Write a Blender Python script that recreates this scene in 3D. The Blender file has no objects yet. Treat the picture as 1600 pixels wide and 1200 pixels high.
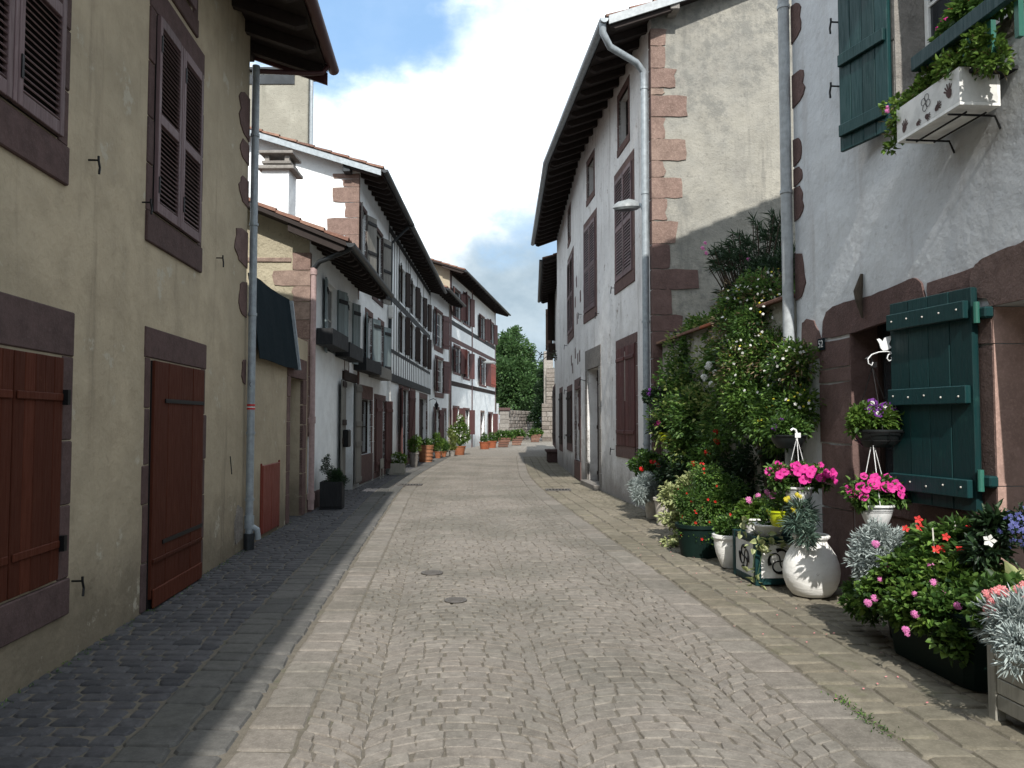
import bpy, bmesh, math, random
import numpy as np
from mathutils import Vector, Matrix, noise as mnoise

random.seed(7)
rng = np.random.default_rng(7)
C = bpy.context.scene.collection
SC = bpy.context.scene

# ------------------------------------------------------------------ camera
FPX, EYE = 1240.0, 1.6
PITCH = math.atan(58 / 1240)
cd = bpy.data.cameras.new('camera'); cam = bpy.data.objects.new('camera', cd); C.objects.link(cam)
cam.location = (0, 0, EYE); cam.rotation_euler = (math.radians(90) + PITCH, 0, 0)
cd.sensor_width = 36; cd.lens = FPX / 1600 * 36; cd.clip_start = 0.05; cd.clip_end = 2000
SC.camera = cam
# ------------------------------------------------------------------ colour management
SC.view_settings.view_transform = 'Standard'; SC.view_settings.look = 'None'
SC.view_settings.exposure = 0.34; SC.view_settings.gamma = 1; SC.view_settings.use_curve_mapping = False
# ------------------------------------------------------------------ sun and sky
SUN_EL, SUN_AZ = math.radians(40.6), math.radians(-2.4)      # the light travels along +Y, a hair to the left
ldir = Vector((math.sin(SUN_AZ) * math.cos(SUN_EL), math.cos(SUN_AZ) * math.cos(SUN_EL), -math.sin(SUN_EL)))
sd = bpy.data.lights.new('sun', 'SUN'); sun = bpy.data.objects.new('sun', sd); C.objects.link(sun)
sd.energy = 4.6; sd.angle = math.radians(0.53); sd.color = (1.0, 0.955, 0.88)
sun.rotation_euler = ldir.to_track_quat('-Z', 'Y').to_euler(); sun.location = (0, -10, 30)
W = bpy.data.worlds.new('World'); SC.world = W; W.use_nodes = True
wt = W.node_tree; wt.nodes.clear()
def wn(t, **k):
    n = wt.nodes.new(t)
    for a, b in k.items(): setattr(n, a, b)
    return n
def wmath(op, a, b=None, clamp=False):
    n = wn('ShaderNodeMath', operation=op); n.use_clamp = clamp
    for i, v in enumerate((a, b)):
        if v is None: continue
        if isinstance(v, (int, float)): n.inputs[i].default_value = v
        else: wt.links.new(v, n.inputs[i])
    return n.outputs[0]
def wramp(v, a, b, c=0.0, d=1.0):
    n = wn('ShaderNodeMapRange'); n.interpolation_type = 'SMOOTHSTEP'
    wt.links.new(v, n.inputs[0])
    for i, x in zip((1, 2, 3, 4), (a, b, c, d)): n.inputs[i].default_value = x
    return n.outputs[0]
def wmix(f, a, b):
    n = wn('ShaderNodeMix', data_type='RGBA')
    for s, v in ((0, f), (6, a), (7, b)):
        if isinstance(v, tuple): n.inputs[s].default_value = (*v, 1)
        elif isinstance(v, float): n.inputs[s].default_value = v
        else: wt.links.new(v, n.inputs[s])
    return n.outputs[2]
def wnoise(vec, scale, detail, rough, loc):
    m = wn('ShaderNodeMapping'); m.inputs['Location'].default_value = loc; m.inputs['Scale'].default_value = (1, 1, 1.5)
    wt.links.new(vec, m.inputs[0])
    n = wn('ShaderNodeTexNoise'); n.inputs['Scale'].default_value = scale
    n.inputs['Detail'].default_value = detail; n.inputs['Roughness'].default_value = rough
    wt.links.new(m.outputs[0], n.inputs[0]); return n.outputs[0]
sky = wn('ShaderNodeTexSky', sky_type='NISHITA'); sky.sun_disc = False
sky.sun_elevation = SUN_EL; sky.sun_rotation = math.radians(180 - 2.4)
tc = wn('ShaderNodeTexCoord'); gen = tc.outputs['Generated']
sep = wn('ShaderNodeSeparateXYZ'); wt.links.new(gen, sep.inputs[0])
big = wnoise(gen, 2.6, 9, 0.56, (1.35, 0.4, 2.2))
fine = wnoise(gen, 7.0, 8, 0.6, (4.1, 0.7, 0.3))
el = sep.outputs[2]
# thinner cover high in the sky, closing up towards the horizon; a wide break west of the street
brk = wn('ShaderNodeVectorMath', operation='DISTANCE'); wt.links.new(gen, brk.inputs[0]); brk.inputs[1].default_value = (-0.21, 0.86, 0.47)
hole = wramp(brk.outputs['Value'], 0.03, 0.24, 0.27, 0.0)
cover = wmath('SUBTRACT', wmath('ADD', big, wramp(el, 0.10, 0.75, 0.20, 0.07)), hole)
mask = wramp(cover, 0.44, 0.60, 0.06, 1.0)
shade = wramp(fine, 0.40, 0.62)
cloud = wmix(shade, (0.90, 1.02, 1.12), (1.50, 1.56, 1.60))
low = wmix(wramp(fine, 0.35, 0.65), (0.34, 0.44, 0.52), (0.50, 0.60, 0.67))
lowf = wramp(wmath('ADD', el, wmath('MULTIPLY', wmath('SUBTRACT', big, 0.5), 0.45)), 0.13, 0.25)
cloud = wmix(lowf, low, cloud)
b1 = wn('ShaderNodeBackground'); wt.links.new(sky.outputs[0], b1.inputs[0]); b1.inputs[1].default_value = 0.15
b2 = wn('ShaderNodeBackground'); wt.links.new(cloud, b2.inputs[0]); b2.inputs[1].default_value = 1.0
bv = wn('ShaderNodeBackground'); bv.inputs[0].default_value = (0.30, 0.60, 1.0, 1); bv.inputs[1].default_value = 1.0          # thin high veil in the clear patches
mv = wn('ShaderNodeMixShader'); mv.inputs[0].default_value = 0.45; wt.links.new(b1.outputs[0], mv.inputs[1]); wt.links.new(bv.outputs[0], mv.inputs[2])
mx = wn('ShaderNodeMixShader'); wt.links.new(mask, mx.inputs[0]); wt.links.new(mv.outputs[0], mx.inputs[1]); wt.links.new(b2.outputs[0], mx.inputs[2])
wo = wn('ShaderNodeOutputWorld'); wt.links.new(mx.outputs[0], wo.inputs[0])

# ------------------------------------------------------------------ measuring: photograph point -> metres
def ray(x, y):
    a = (x - 800) / FPX; b = (600 - y) / FPX
    return Vector((a, math.cos(PITCH) - b * math.sin(PITCH), math.sin(PITCH) + b * math.cos(PITCH)))
def G(x, y, z=0.0):
    r = ray(x, y); return Vector((0, 0, EYE)) + r * ((z - EYE) / r.z)
def atY(x, y, Y):
    r = ray(x, y); return Vector((0, 0, EYE)) + r * (Y / r.y)

# ------------------------------------------------------------------ materials
MATS = {}
class NT:
    def __init__(s, name):
        s.m = bpy.data.materials.new(name); s.m.use_nodes = True; s.t = s.m.node_tree; s.t.nodes.clear()
        s.out = s.n('ShaderNodeOutputMaterial')
    def n(s, t, **k):
        n = s.t.nodes.new(t)
        for a, b in k.items(): setattr(n, a, b)
        return n
    def put(s, sock, v):
        if isinstance(v, tuple): sock.default_value = (*v, 1) if len(v) == 3 and len(sock.default_value) == 4 else v
        elif isinstance(v, (int, float)): sock.default_value = v
        else: s.t.links.new(v, sock)
    def pos(s):
        return s.n('ShaderNodeNewGeometry').outputs['Position']
    def obc(s):
        return s.n('ShaderNodeTexCoord').outputs['Object']
    def noise(s, vec, scale, detail=4, rough=0.55, sc=(1, 1, 1)):
        m = s.n('ShaderNodeMapping'); m.inputs['Scale'].default_value = sc; s.put(m.inputs[0], vec)
        n = s.n('ShaderNodeTexNoise'); s.put(n.inputs['Vector'], m.outputs[0])
        n.inputs['Scale'].default_value = scale; n.inputs['Detail'].default_value = detail; n.inputs['Roughness'].default_value = rough
        return n.outputs[0]
    def rng(s, v, a, b, c=0.0, d=1.0):
        n = s.n('ShaderNodeMapRange'); n.interpolation_type = 'SMOOTHSTEP'; s.put(n.inputs[0], v)
        for i, x in zip((1, 2, 3, 4), (a, b, c, d)): n.inputs[i].default_value = x
        return n.outputs[0]
    def math(s, op, a, b=0.0):
        n = s.n('ShaderNodeMath', operation=op); s.put(n.inputs[0], a); s.put(n.inputs[1], b); return n.outputs[0]
    def mix(s, f, a, b, mode='MIX'):
        n = s.n('ShaderNodeMix', data_type='RGBA', blend_type=mode); s.put(n.inputs[0], f); s.put(n.inputs[6], a); s.put(n.inputs[7], b); return n.outputs[2]
    def ramp(s, v, stops):
        n = s.n('ShaderNodeValToRGB'); e = n.color_ramp.elements
        e[0].position, e[0].color = stops[0][0], (*stops[0][1], 1); e[1].position, e[1].color = stops[-1][0], (*stops[-1][1], 1)
        for p, c in stops[1:-1]:
            q = e.new(p); q.color = (*c, 1)
        s.put(n.inputs[0], v); return n.outputs[0]
    def bump(s, h, dist, strength=1.0, prev=None):
        n = s.n('ShaderNodeBump'); n.inputs['Distance'].default_value = dist; n.inputs['Strength'].default_value = strength
        s.put(n.inputs['Height'], h)
        if prev is not None: s.put(n.inputs['Normal'], prev)
        return n.outputs[0]
    def bsdf(s, col, rough=0.9, metal=0.0, nrm=None, spec=0.3):
        b = s.n('ShaderNodeBsdfPrincipled'); s.put(b.inputs['Base Color'], col); s.put(b.inputs['Roughness'], rough)
        b.inputs['Metallic'].default_value = metal; b.inputs['Specular IOR Level'].default_value = spec
        if nrm is not None: s.put(b.inputs['Normal'], nrm)
        s.t.links.new(b.outputs[0], s.out.inputs[0]); return b
    def isl(s):
        return s.n('ShaderNodeNewGeometry').outputs['Random Per Island']
    def obr(s):
        return s.n('ShaderNodeObjectInfo').outputs['Random']

def plaster(name, a, b, stain, bumpd=0.012, stain_amt=0.6, grit=26, patch=None, rise=True, speck=0.4, mott=0.35, grime=None):
    k = NT(name); p = k.pos()
    big = k.rng(k.noise(p, 0.55, 6, 0.62), 0.35, 0.65)
    mid = k.rng(k.noise(p, 3.1, 5, 0.6), 0.35, 0.7)
    col = k.mix(big, a, b); col = k.mix(k.math('MULTIPLY', mid, mott), col, tuple(x * 0.72 for x in a))
    st = k.rng(k.noise(p, 1.0, 7, 0.68, (3.2, 3.2, 0.32)), 0.52, 0.78, 0, stain_amt)         # rain streaks
    col = k.mix(st, col, stain)
    z = k.n('ShaderNodeSeparateXYZ'); k.put(z.inputs[0], p)
    if rise:                                                                            # damp rising from the ground
        dm = k.rng(k.math('ADD', z.outputs[2], k.math('MULTIPLY', k.noise(p, 1.6, 6, 0.7), -1.5)), -0.75, 0.25, 1.0, 0.0)
        col = k.mix(k.math('MULTIPLY', dm, 0.7), col, tuple(x * 0.6 for x in stain))
    sp = k.rng(k.noise(p, 13, 6, 0.75), 0.54, 0.70, 0, speck); col = k.mix(sp, col, tuple(x * 0.55 for x in stain))
    if grime:
        gm = k.rng(k.noise(p, 4.5, 9, 0.78), 0.44, 0.60, 0, 0.75); gm = k.math('MULTIPLY', gm, k.rng(k.noise(p, 0.6, 3, 0.5), 0.36, 0.56)); col = k.mix(gm, col, grime)
    if patch:
        pt = k.rng(k.noise(p, 2.2, 8, 0.72), 0.60, 0.66, 0, 0.8); col = k.mix(pt, col, patch)
    n1 = k.bump(k.noise(p, grit, 6, 0.65), bumpd, 0.7)
    n2 = k.bump(k.noise(p, 1.8, 3, 0.5), 0.10, 0.55, n1)
    k.bsdf(col, 0.93, nrm=n2, spec=0.15); MATS[name] = k.m; return k.m

def stone(name, cols, bumpd=0.012, rough=0.9, scale=1.0, lichen=None, worn=0.0):
    k = NT(name); p = k.pos(); r = k.math('FRACT', k.math('ADD', k.obr(), k.isl()))
    col = k.ramp(r, [(i / (len(cols) - 1), c) for i, c in enumerate(cols)])
    n = k.noise(p, 7 * scale, 7, 0.68); col = k.mix(k.rng(n, 0.3, 0.7, 0.0, 0.55), col, tuple(x * 0.5 for x in cols[0]))
    f = k.noise(p, 45 * scale, 5, 0.7); col = k.mix(k.rng(f, 0.45, 0.75, 0, 0.45), col, tuple(min(1, x * 1.5) for x in cols[-1]))
    if worn: col = k.mix(k.rng(k.noise(p, 0.55, 6, 0.65), 0.38, 0.62, 0, worn), col, (0.72, 0.74, 0.72), 'MULTIPLY')
    if lichen: col = k.mix(k.rng(k.noise(p, 2.6, 6, 0.7), 0.55, 0.72, 0, 0.6), col, lichen)
    nn = k.bump(f, bumpd * 0.5, 0.7); nn = k.bump(n, bumpd, 0.8, nn)
    k.bsdf(col, rough, nrm=nn, spec=0.2); MATS[name] = k.m; return k.m

def paint(name, base, rough=0.55, wear=0.25, worn=None, grain=True, spec=0.35):
    k = NT(name); p = k.obc(); pw = k.pos()
    v = k.math('FRACT', k.math('ADD', k.obr(), k.isl()))
    col = k.mix(v, tuple(x * 0.78 for x in base), tuple(min(1, x * 1.2) for x in base))
    g = k.noise(pw, 9, 6, 0.65, (6, 6, 0.5) if grain else (1, 1, 1))
    col = k.mix(k.rng(g, 0.4, 0.75, 0, 0.5), col, tuple(x * 0.55 for x in base))
    w = worn or tuple(min(1, x * 1.9 + 0.02) for x in base)
    col = k.mix(k.rng(k.noise(pw, 5, 8, 0.75), 0.56, 0.74, 0, wear), col, w)
    nn = k.bump(g, 0.004, 0.7)
    k.bsdf(col, k.rng(g, 0.3, 0.7, rough - 0.1, rough + 0.15), nrm=nn, spec=spec); MATS[name] = k.m; return k.m

def plain(name, base, rough=0.6, metal=0.0, spec=0.3, var=0.25):
    k = NT(name); p = k.pos()
    col = k.mix(k.rng(k.noise(p, 14, 5, 0.6), 0.3, 0.7), base, tuple(x * (1 - var) for x in base))
    k.bsdf(col, rough, metal, spec=spec); MATS[name] = k.m; return k.m

def leafmat(name, dark, mid, light, trans=0.35, rough=0.5, edge=None):
    k = NT(name); r = k.isl(); p = k.pos()
    col = k.ramp(r, [(0, dark), (0.55, mid), (1, light)])
    col = k.mix(k.rng(k.noise(p, 3.5, 3, 0.5), 0.35, 0.65, 0, 0.45), col, dark)
    if edge:
        at = k.n('ShaderNodeAttribute'); at.attribute_name = 'edge'; col = k.mix(at.outputs['Fac'], col, edge)
    b = k.bsdf(col, rough, spec=0.35)
    tr = k.n('ShaderNodeBsdfTranslucent'); k.put(tr.inputs[0], k.mix(0.4, col, light))
    m = k.n('ShaderNodeMixShader'); m.inputs[0].default_value = trans
    k.t.links.new(b.outputs[0], m.inputs[1]); k.t.links.new(tr.outputs[0], m.inputs[2]); k.t.links.new(m.outputs[0], k.out.inputs[0])
    MATS[name] = k.m; return k.m

plaster('beige_plaster', (0.44, 0.372, 0.268), (0.345, 0.296, 0.215), (0.18, 0.148, 0.108), stain_amt=0.75, speck=0.15, mott=0.6, patch=(0.43, 0.395, 0.32))
plaster('white_plaster', (0.83, 0.865, 0.875), (0.78, 0.81, 0.82), (0.42, 0.41, 0.38), stain_amt=0.25, bumpd=0.008, speck=.2)
plaster('old_white_plaster', (0.76, 0.755, 0.745), (0.62, 0.61, 0.60), (0.24, 0.21, 0.19), stain_amt=0.75, patch=(0.24, 0.19, 0.17))
plaster('house_white_plaster', (0.62, 0.64, 0.655), (0.52, 0.54, 0.56), (0.30, 0.27, 0.255), stain_amt=0.5, bumpd=0.016, grit=14, speck=.25)
plaster('yellowed_render', (0.37, 0.355, 0.31), (0.26, 0.255, 0.232), (0.16, 0.157, 0.145), stain_amt=0.9, mott=0.6, speck=.5, grime=(0.17, 0.17, 0.158), bumpd=0.02, grit=30, patch=(0.24, 0.23, 0.21))
plaster('pebble_render', (0.38, 0.34, 0.25), (0.30, 0.27, 0.20), (0.13, 0.12, 0.10), bumpd=0.05, grit=18, rise=False)
plaster('grey_render', (0.36, 0.35, 0.30), (0.27, 0.26, 0.22), (0.12, 0.12, 0.10), stain_amt=0.8, bumpd=0.03, rise=False)
plaster('dim_cream', (0.40, 0.35, 0.26), (0.33, 0.29, 0.22), (0.2, 0.18, 0.14), rise=False)
stone('brown_stone', [(0.075, 0.048, 0.045), (0.105, 0.065, 0.062), (0.09, 0.062, 0.060)])
stone('pink_stone', [(0.17, 0.112, 0.094), (0.25, 0.175, 0.148), (0.205, 0.14, 0.12), (0.29, 0.22, 0.18)], 0.02)
stone('dark_pink_stone', [(0.115, 0.072, 0.066), (0.16, 0.105, 0.095), (0.135, 0.085, 0.078)], 0.02)
stone('rough_pink_stone', [(0.15, 0.10, 0.09), (0.19, 0.13, 0.115)], 0.05, scale=1.4)
stone('reveal_stone', [(0.36, 0.24, 0.205), (0.40, 0.27, 0.23)], 0.006)
stone('mortar', [(0.34, 0.28, 0.24), (0.36, 0.30, 0.26)])
stone('grey_stone', [(0.20, 0.185, 0.17), (0.30, 0.285, 0.265), (0.25, 0.23, 0.21)], 0.03)
stone('rubble', [(0.12, 0.10, 0.085), (0.26, 0.235, 0.21), (0.19, 0.16, 0.14), (0.33, 0.31, 0.285)], 0.03)
stone('tile_clay', [(0.13, 0.065, 0.048), (0.19, 0.10, 0.072), (0.115, 0.065, 0.052), (0.25, 0.15, 0.11)], 0.01, lichen=(0.12, 0.10, 0.08))
stone('bright_tile', [(0.27, 0.085, 0.042), (0.32, 0.105, 0.05)], 0.006)
stone('terracotta', [(0.27, 0.10, 0.05), (0.32, 0.13, 0.065)], 0.004)
stone('soil', [(0.03, 0.02, 0.014), (0.045, 0.03, 0.02)], 0.03)
paint('louvre_paint', (0.135, 0.088, 0.092), 0.6)
paint('brown_door', (0.070, 0.019, 0.010), 0.7, worn=(0.15, 0.06, 0.03), spec=0.12)
paint('red_door', (0.17, 0.03, 0.018), 0.5)
paint('oxblood', (0.085, 0.030, 0.028), 0.55)
paint('red_shutter', (0.33, 0.06, 0.034), 0.5)
paint('timber_brown', (0.028, 0.018, 0.015), 0.75, spec=.15)
paint('timber_oxblood', (0.10, 0.045, 0.042), 0.7)
paint('black_timber', (0.012, 0.013, 0.015), 0.7)
paint('grey_wood', (0.17, 0.165, 0.15), 0.75, worn=(0.3, 0.29, 0.27))
paint('pale_shutter', (0.21, 0.26, 0.27), 0.7)
paint('green_paint', (0.006, 0.034, 0.036), 0.5, worn=(0.03, 0.10, 0.085), wear=0.35, spec=0.25)
paint('green_edge', (0.03, 0.13, 0.10), 0.4)
paint('planter_grey', (0.33, 0.32, 0.28), 0.7)
paint('white_paint', (0.72, 0.72, 0.70), 0.55, worn=(0.45, 0.43, 0.4), grain=False)
paint('planter_wood', (0.30, 0.135, 0.07), 0.6)
plain('pipe_grey', (0.33, 0.37, 0.40), 0.45, 0.2)
plain('pipe_light', (0.42, 0.45, 0.47), 0.5)
plain('pipe_pink', (0.36, 0.26, 0.25), 0.6)
plain('gutter_dark', (0.045, 0.05, 0.055), 0.4, 0.4)
plain('gutter_red', (0.075, 0.03, 0.032), 0.45)
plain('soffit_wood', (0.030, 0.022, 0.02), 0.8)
plain('black_iron', (0.012, 0.012, 0.013), 0.5, 0.5)
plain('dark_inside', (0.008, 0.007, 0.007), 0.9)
plain('lamp_grey', (0.26, 0.28, 0.29), 0.45)
plain('lamp_glass', (0.62, 0.62, 0.6), 0.15)
plain('white_plastic', (0.78, 0.79, 0.80), 0.35)
plain('cream_pot', (0.52, 0.48, 0.42), 0.6)
plain('black_plastic', (0.014, 0.017, 0.018), 0.4)
plain('green_tub', (0.005, 0.016, 0.013), 0.6, spec=0.15)
plain('lime_plastic', (0.50, 0.58, 0.02), 0.35)
plain('slate', (0.012, 0.020, 0.025), 0.95, spec=0.05)
plain('red_mark', (0.55, 0.03, 0.03), 0.5)
plain('white_mark', (0.75, 0.75, 0.75), 0.5)
plain('blue_mark', (0.02, 0.05, 0.22), 0.5)
plain('stem_green', (0.06, 0.10, 0.03), 0.7)
plain('bark', (0.07, 0.055, 0.042), 0.95)
plain('bleached_metal', (0.66, 0.63, 0.58), 0.6)
plain('drain_iron', (0.12, 0.112, 0.105), 0.7, 0.2)
k = NT('window_glass'); k.bsdf(k.mix(k.rng(k.noise(k.pos(), 1.3, 3), 0.4, 0.6), (0.012, 0.015, 0.018), (0.03, 0.035, 0.04)), 0.08, spec=0.6); MATS['window_glass'] = k.m
# whitewashed jar: brush marks and grazed patches
k = NT('whitewashed_clay'); o = k.obc(); bn = k.noise(o, 5, 6, 0.7, (1, 1, 4))
cc = k.mix(k.rng(bn, 0.35, 0.7, 0, 0.5), (0.82, 0.82, 0.80), (0.70, 0.69, 0.66)); cc = k.mix(k.rng(k.noise(o, 16, 8, 0.8), 0.60, 0.66, 0, 0.8), cc, (0.28, 0.25, 0.22))
k.bsdf(cc, 0.75, nrm=k.bump(bn, 0.012, 0.6)); MATS['whitewashed_clay'] = k.m
leafmat('leaf_mid', (0.018, 0.045, 0.012), (0.065, 0.145, 0.03), (0.19, 0.32, 0.07))
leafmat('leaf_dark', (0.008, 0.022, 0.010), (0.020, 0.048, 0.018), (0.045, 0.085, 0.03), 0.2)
leafmat('leaf_bright', (0.04, 0.09, 0.015), (0.10, 0.19, 0.03), (0.20, 0.30, 0.06))
leafmat('leaf_yellow', (0.07, 0.10, 0.02), (0.18, 0.24, 0.05), (0.38, 0.42, 0.16))
leafmat('leaf_variegated', (0.03, 0.07, 0.02), (0.07, 0.14, 0.04), (0.12, 0.2, 0.06), edge=(0.50, 0.52, 0.26))
leafmat('leaf_silver', (0.22, 0.26, 0.25), (0.36, 0.42, 0.41), (0.52, 0.57, 0.56), 0.15, 0.8)
leafmat('leaf_blue', (0.06, 0.11, 0.09), (0.12, 0.19, 0.15), (0.2, 0.28, 0.22), 0.2)
leafmat('leaf_oleander', (0.012, 0.028, 0.014), (0.03, 0.06, 0.03), (0.07, 0.12, 0.06), 0.2, 0.4)
leafmat('leaf_tree', (0.025, 0.055, 0.02), (0.062, 0.13, 0.042), (0.14, 0.24, 0.085), 0.4)
leafmat('dry_stem', (0.10, 0.07, 0.04), (0.2, 0.15, 0.08), (0.3, 0.24, 0.13), 0.1)
def petal(name, a, b): leafmat(name, a, tuple((x + y) / 2 for x, y in zip(a, b)), b, 0.3, 0.6)
petal('petal_magenta', (0.50, 0.015, 0.22), (0.85, 0.07, 0.42)); petal('petal_pink', (0.62, 0.16, 0.42), (0.85, 0.32, 0.62))
petal('petal_salmon', (0.65, 0.20, 0.22), (0.85, 0.42, 0.42)); petal('petal_red', (0.45, 0.008, 0.008), (0.75, 0.03, 0.02))
petal('petal_purple', (0.06, 0.008, 0.12), (0.20, 0.02, 0.30)); petal('petal_white', (0.65, 0.65, 0.62), (0.85, 0.85, 0.82))
petal('petal_yellow', (0.60, 0.50, 0.02), (0.80, 0.74, 0.12)); petal('petal_blue', (0.08, 0.09, 0.30), (0.20, 0.22, 0.50))
M = MATS

# ------------------------------------------------------------------ mesh collecting
class MB:
    def __init__(s): s.v = []; s.f = []
    def add(s, vs, fs):
        b = len(s.v); s.v.extend(tuple(x) for x in vs); s.f.extend(tuple(i + b for i in f) for f in fs); return s
    def box(s, c, hx, hy, hz, ch=0.0):
        c, hx, hy, hz = Vector(c), Vector(hx), Vector(hy), Vector(hz)
        if ch <= 0:
            vs = [c + hx * a + hy * b + hz * d for a in (-1, 1) for b in (-1, 1) for d in (-1, 1)]
            return s.add(vs, [(0, 1, 3, 2), (4, 6, 7, 5), (0, 4, 5, 1), (2, 3, 7, 6), (0, 2, 6, 4), (1, 5, 7, 3)])
        H = [hx, hy, hz]; L = [h.length for h in H]; ch = min(ch, min(L) * 0.9); K = [1 - ch / l for l in L]
        vs = []; idx = {}
        for a in (-1, 1):
            for b in (-1, 1):
                for d in (-1, 1):
                    sg = (a, b, d)
                    for ax in range(3):
                        q = [sg[i] * (1 if i == ax else K[i]) for i in range(3)]
                        idx[(sg, ax)] = len(vs); vs.append(c + H[0] * q[0] + H[1] * q[1] + H[2] * q[2])
        fs = []
        for ax in range(3):
            o = [i for i in range(3) if i != ax]
            for sg in (-1, 1):
                loop = []
                for p, q in ((-1, -1), (1, -1), (1, 1), (-1, 1)):
                    t = [0, 0, 0]; t[ax] = sg; t[o[0]] = p; t[o[1]] = q; loop.append(idx[(tuple(t), ax)])
                fs.append(tuple(loop))
            for p in (-1, 1):
                for q in (-1, 1):
                    A = [0, 0, 0]; A[o[0]] = p; A[o[1]] = q; B = list(A); A[ax] = -1; B[ax] = 1
                    fs.append((idx[(tuple(A), o[0])], idx[(tuple(B), o[0])], idx[(tuple(B), o[1])], idx[(tuple(A), o[1])]))
        for a in (-1, 1):
            for b in (-1, 1):
                for d in (-1, 1): fs.append(tuple(idx[((a, b, d), x)] for x in range(3)))
        return s.add(vs, fs)
    def tube(s, pts, r, n=8, caps=True):
        pts = [Vector(p) for p in pts]; rs = r if isinstance(r, (list, tuple)) else [r] * len(pts)
        vs = []; fs = []; up = None
        for i, p in enumerate(pts):
            d = (pts[min(i + 1, len(pts) - 1)] - pts[max(i - 1, 0)]).normalized()
            if up is None: up = Vector((0, 0, 1)) if abs(d.z) < 0.9 else Vector((1, 0, 0))
            a = d.cross(up).normalized(); b = a.cross(d).normalized(); up = b
            for k_ in range(n):
                t = 2 * math.pi * k_ / n; vs.append(p + (a * math.cos(t) + b * math.sin(t)) * rs[i])
        for i in range(len(pts) - 1):
            for k_ in range(n): fs.append((i * n + k_, i * n + (k_ + 1) % n, (i + 1) * n + (k_ + 1) % n, (i + 1) * n + k_))
        if caps: fs.append(tuple(range(n))); fs.append(tuple(range((len(pts) - 1) * n, len(pts) * n)))
        return s.add(vs, fs)
    def lathe(s, prof, c=(0, 0, 0), n=28, sx=1, sy=1, wob=0.0):
        vs = []; fs = []; c = Vector(c)
        for i, (r, z) in enumerate(prof):
            for k_ in range(n):
                t = 2 * math.pi * k_ / n; rr = r * (1 + wob * math.sin(3 * t + i * 0.4))
                vs.append(c + Vector((rr * sx * math.cos(t), rr * sy * math.sin(t), z)))
        for i in range(len(prof) - 1):
            for k_ in range(n): fs.append((i * n + k_, i * n + (k_ + 1) % n, (i + 1) * n + (k_ + 1) % n, (i + 1) * n + k_))
        return s.add(vs, fs)
    def prism(s, pts, off):       # a flat outline given depth
        n = len(pts); off = Vector(off)
        vs = [Vector(p) for p in pts] + [Vector(p) + off for p in pts]
        fs = [tuple(range(n)), tuple(range(n, 2 * n))] + [(i, (i + 1) % n, n + (i + 1) % n, n + i) for i in range(n)]
        return s.add(vs, fs)

def mesh_np(name, V, F, smooth=False, attr=None):       # F: (n,k) array of equal-sided faces
    me = bpy.data.meshes.new(name); V = np.asarray(V, dtype=np.float32); F = np.asarray(F, dtype=np.int32); k_ = F.shape[1]
    me.vertices.add(len(V)); me.vertices.foreach_set('co', V.ravel())
    me.loops.add(F.size); me.loops.foreach_set('vertex_index', F.ravel())
    me.polygons.add(len(F)); me.polygons.foreach_set('loop_start', np.arange(0, F.size, k_, dtype=np.int32))
    me.polygons.foreach_set('loop_total', np.full(len(F), k_, dtype=np.int32))
    if attr is not None:
        a = me.attributes.new('edge', 'FLOAT', 'POINT'); a.data.foreach_set('value', np.asarray(attr, dtype=np.float32))
    me.update(calc_edges=True)
    if smooth: me.polygons.foreach_set('use_smooth', np.ones(len(F), dtype=bool))
    return me

WORLD = {}
def thing(name, label, cat, loc=(0, 0, 0), group=None, rz=0.0):
    o = bpy.data.objects.new(name, None); C.objects.link(o); o.empty_display_size = 0.2
    o.location = loc; o.rotation_euler = (0, 0, rz); o['label'] = label; o['category'] = cat
    if group: o['group'] = group
    WORLD[o] = Vector(loc); return o
def put(name, mb, mat, parent=None, label=None, kind=None, smooth=False, local=False, cat=None, group=None):
    """one mesh object; coordinates are in metres of the place unless local"""
    if isinstance(mb, MB):
        me = bpy.data.meshes.new(name); me.from_pydata([tuple(v) for v in mb.v], [], mb.f)
        if smooth:
            me.polygons.foreach_set('use_smooth', np.ones(len(me.polygons), dtype=bool)); me.set_sharp_from_angle(angle=math.radians(40))
    else: me = mb
    if mat is not None and not me.materials: me.materials.append(M[mat] if isinstance(mat, str) else mat)
    o = bpy.data.objects.new(name, me); C.objects.link(o)
    if parent is not None:
        o.parent = parent
        if not local: o.location = -WORLD[parent]
        WORLD[o] = Vector((0, 0, 0))
    else: WORLD[o] = Vector((0, 0, 0))
    if label: o['label'] = label
    if kind: o['kind'] = kind
    if cat: o['category'] = cat
    if group: o['group'] = group
    return o
def copy_tree(o, parent=None):
    c = o.copy(); C.objects.link(c)
    if parent is not None: c.parent = parent
    for ch in list(o.children): copy_tree(ch, c)
    return c

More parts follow.
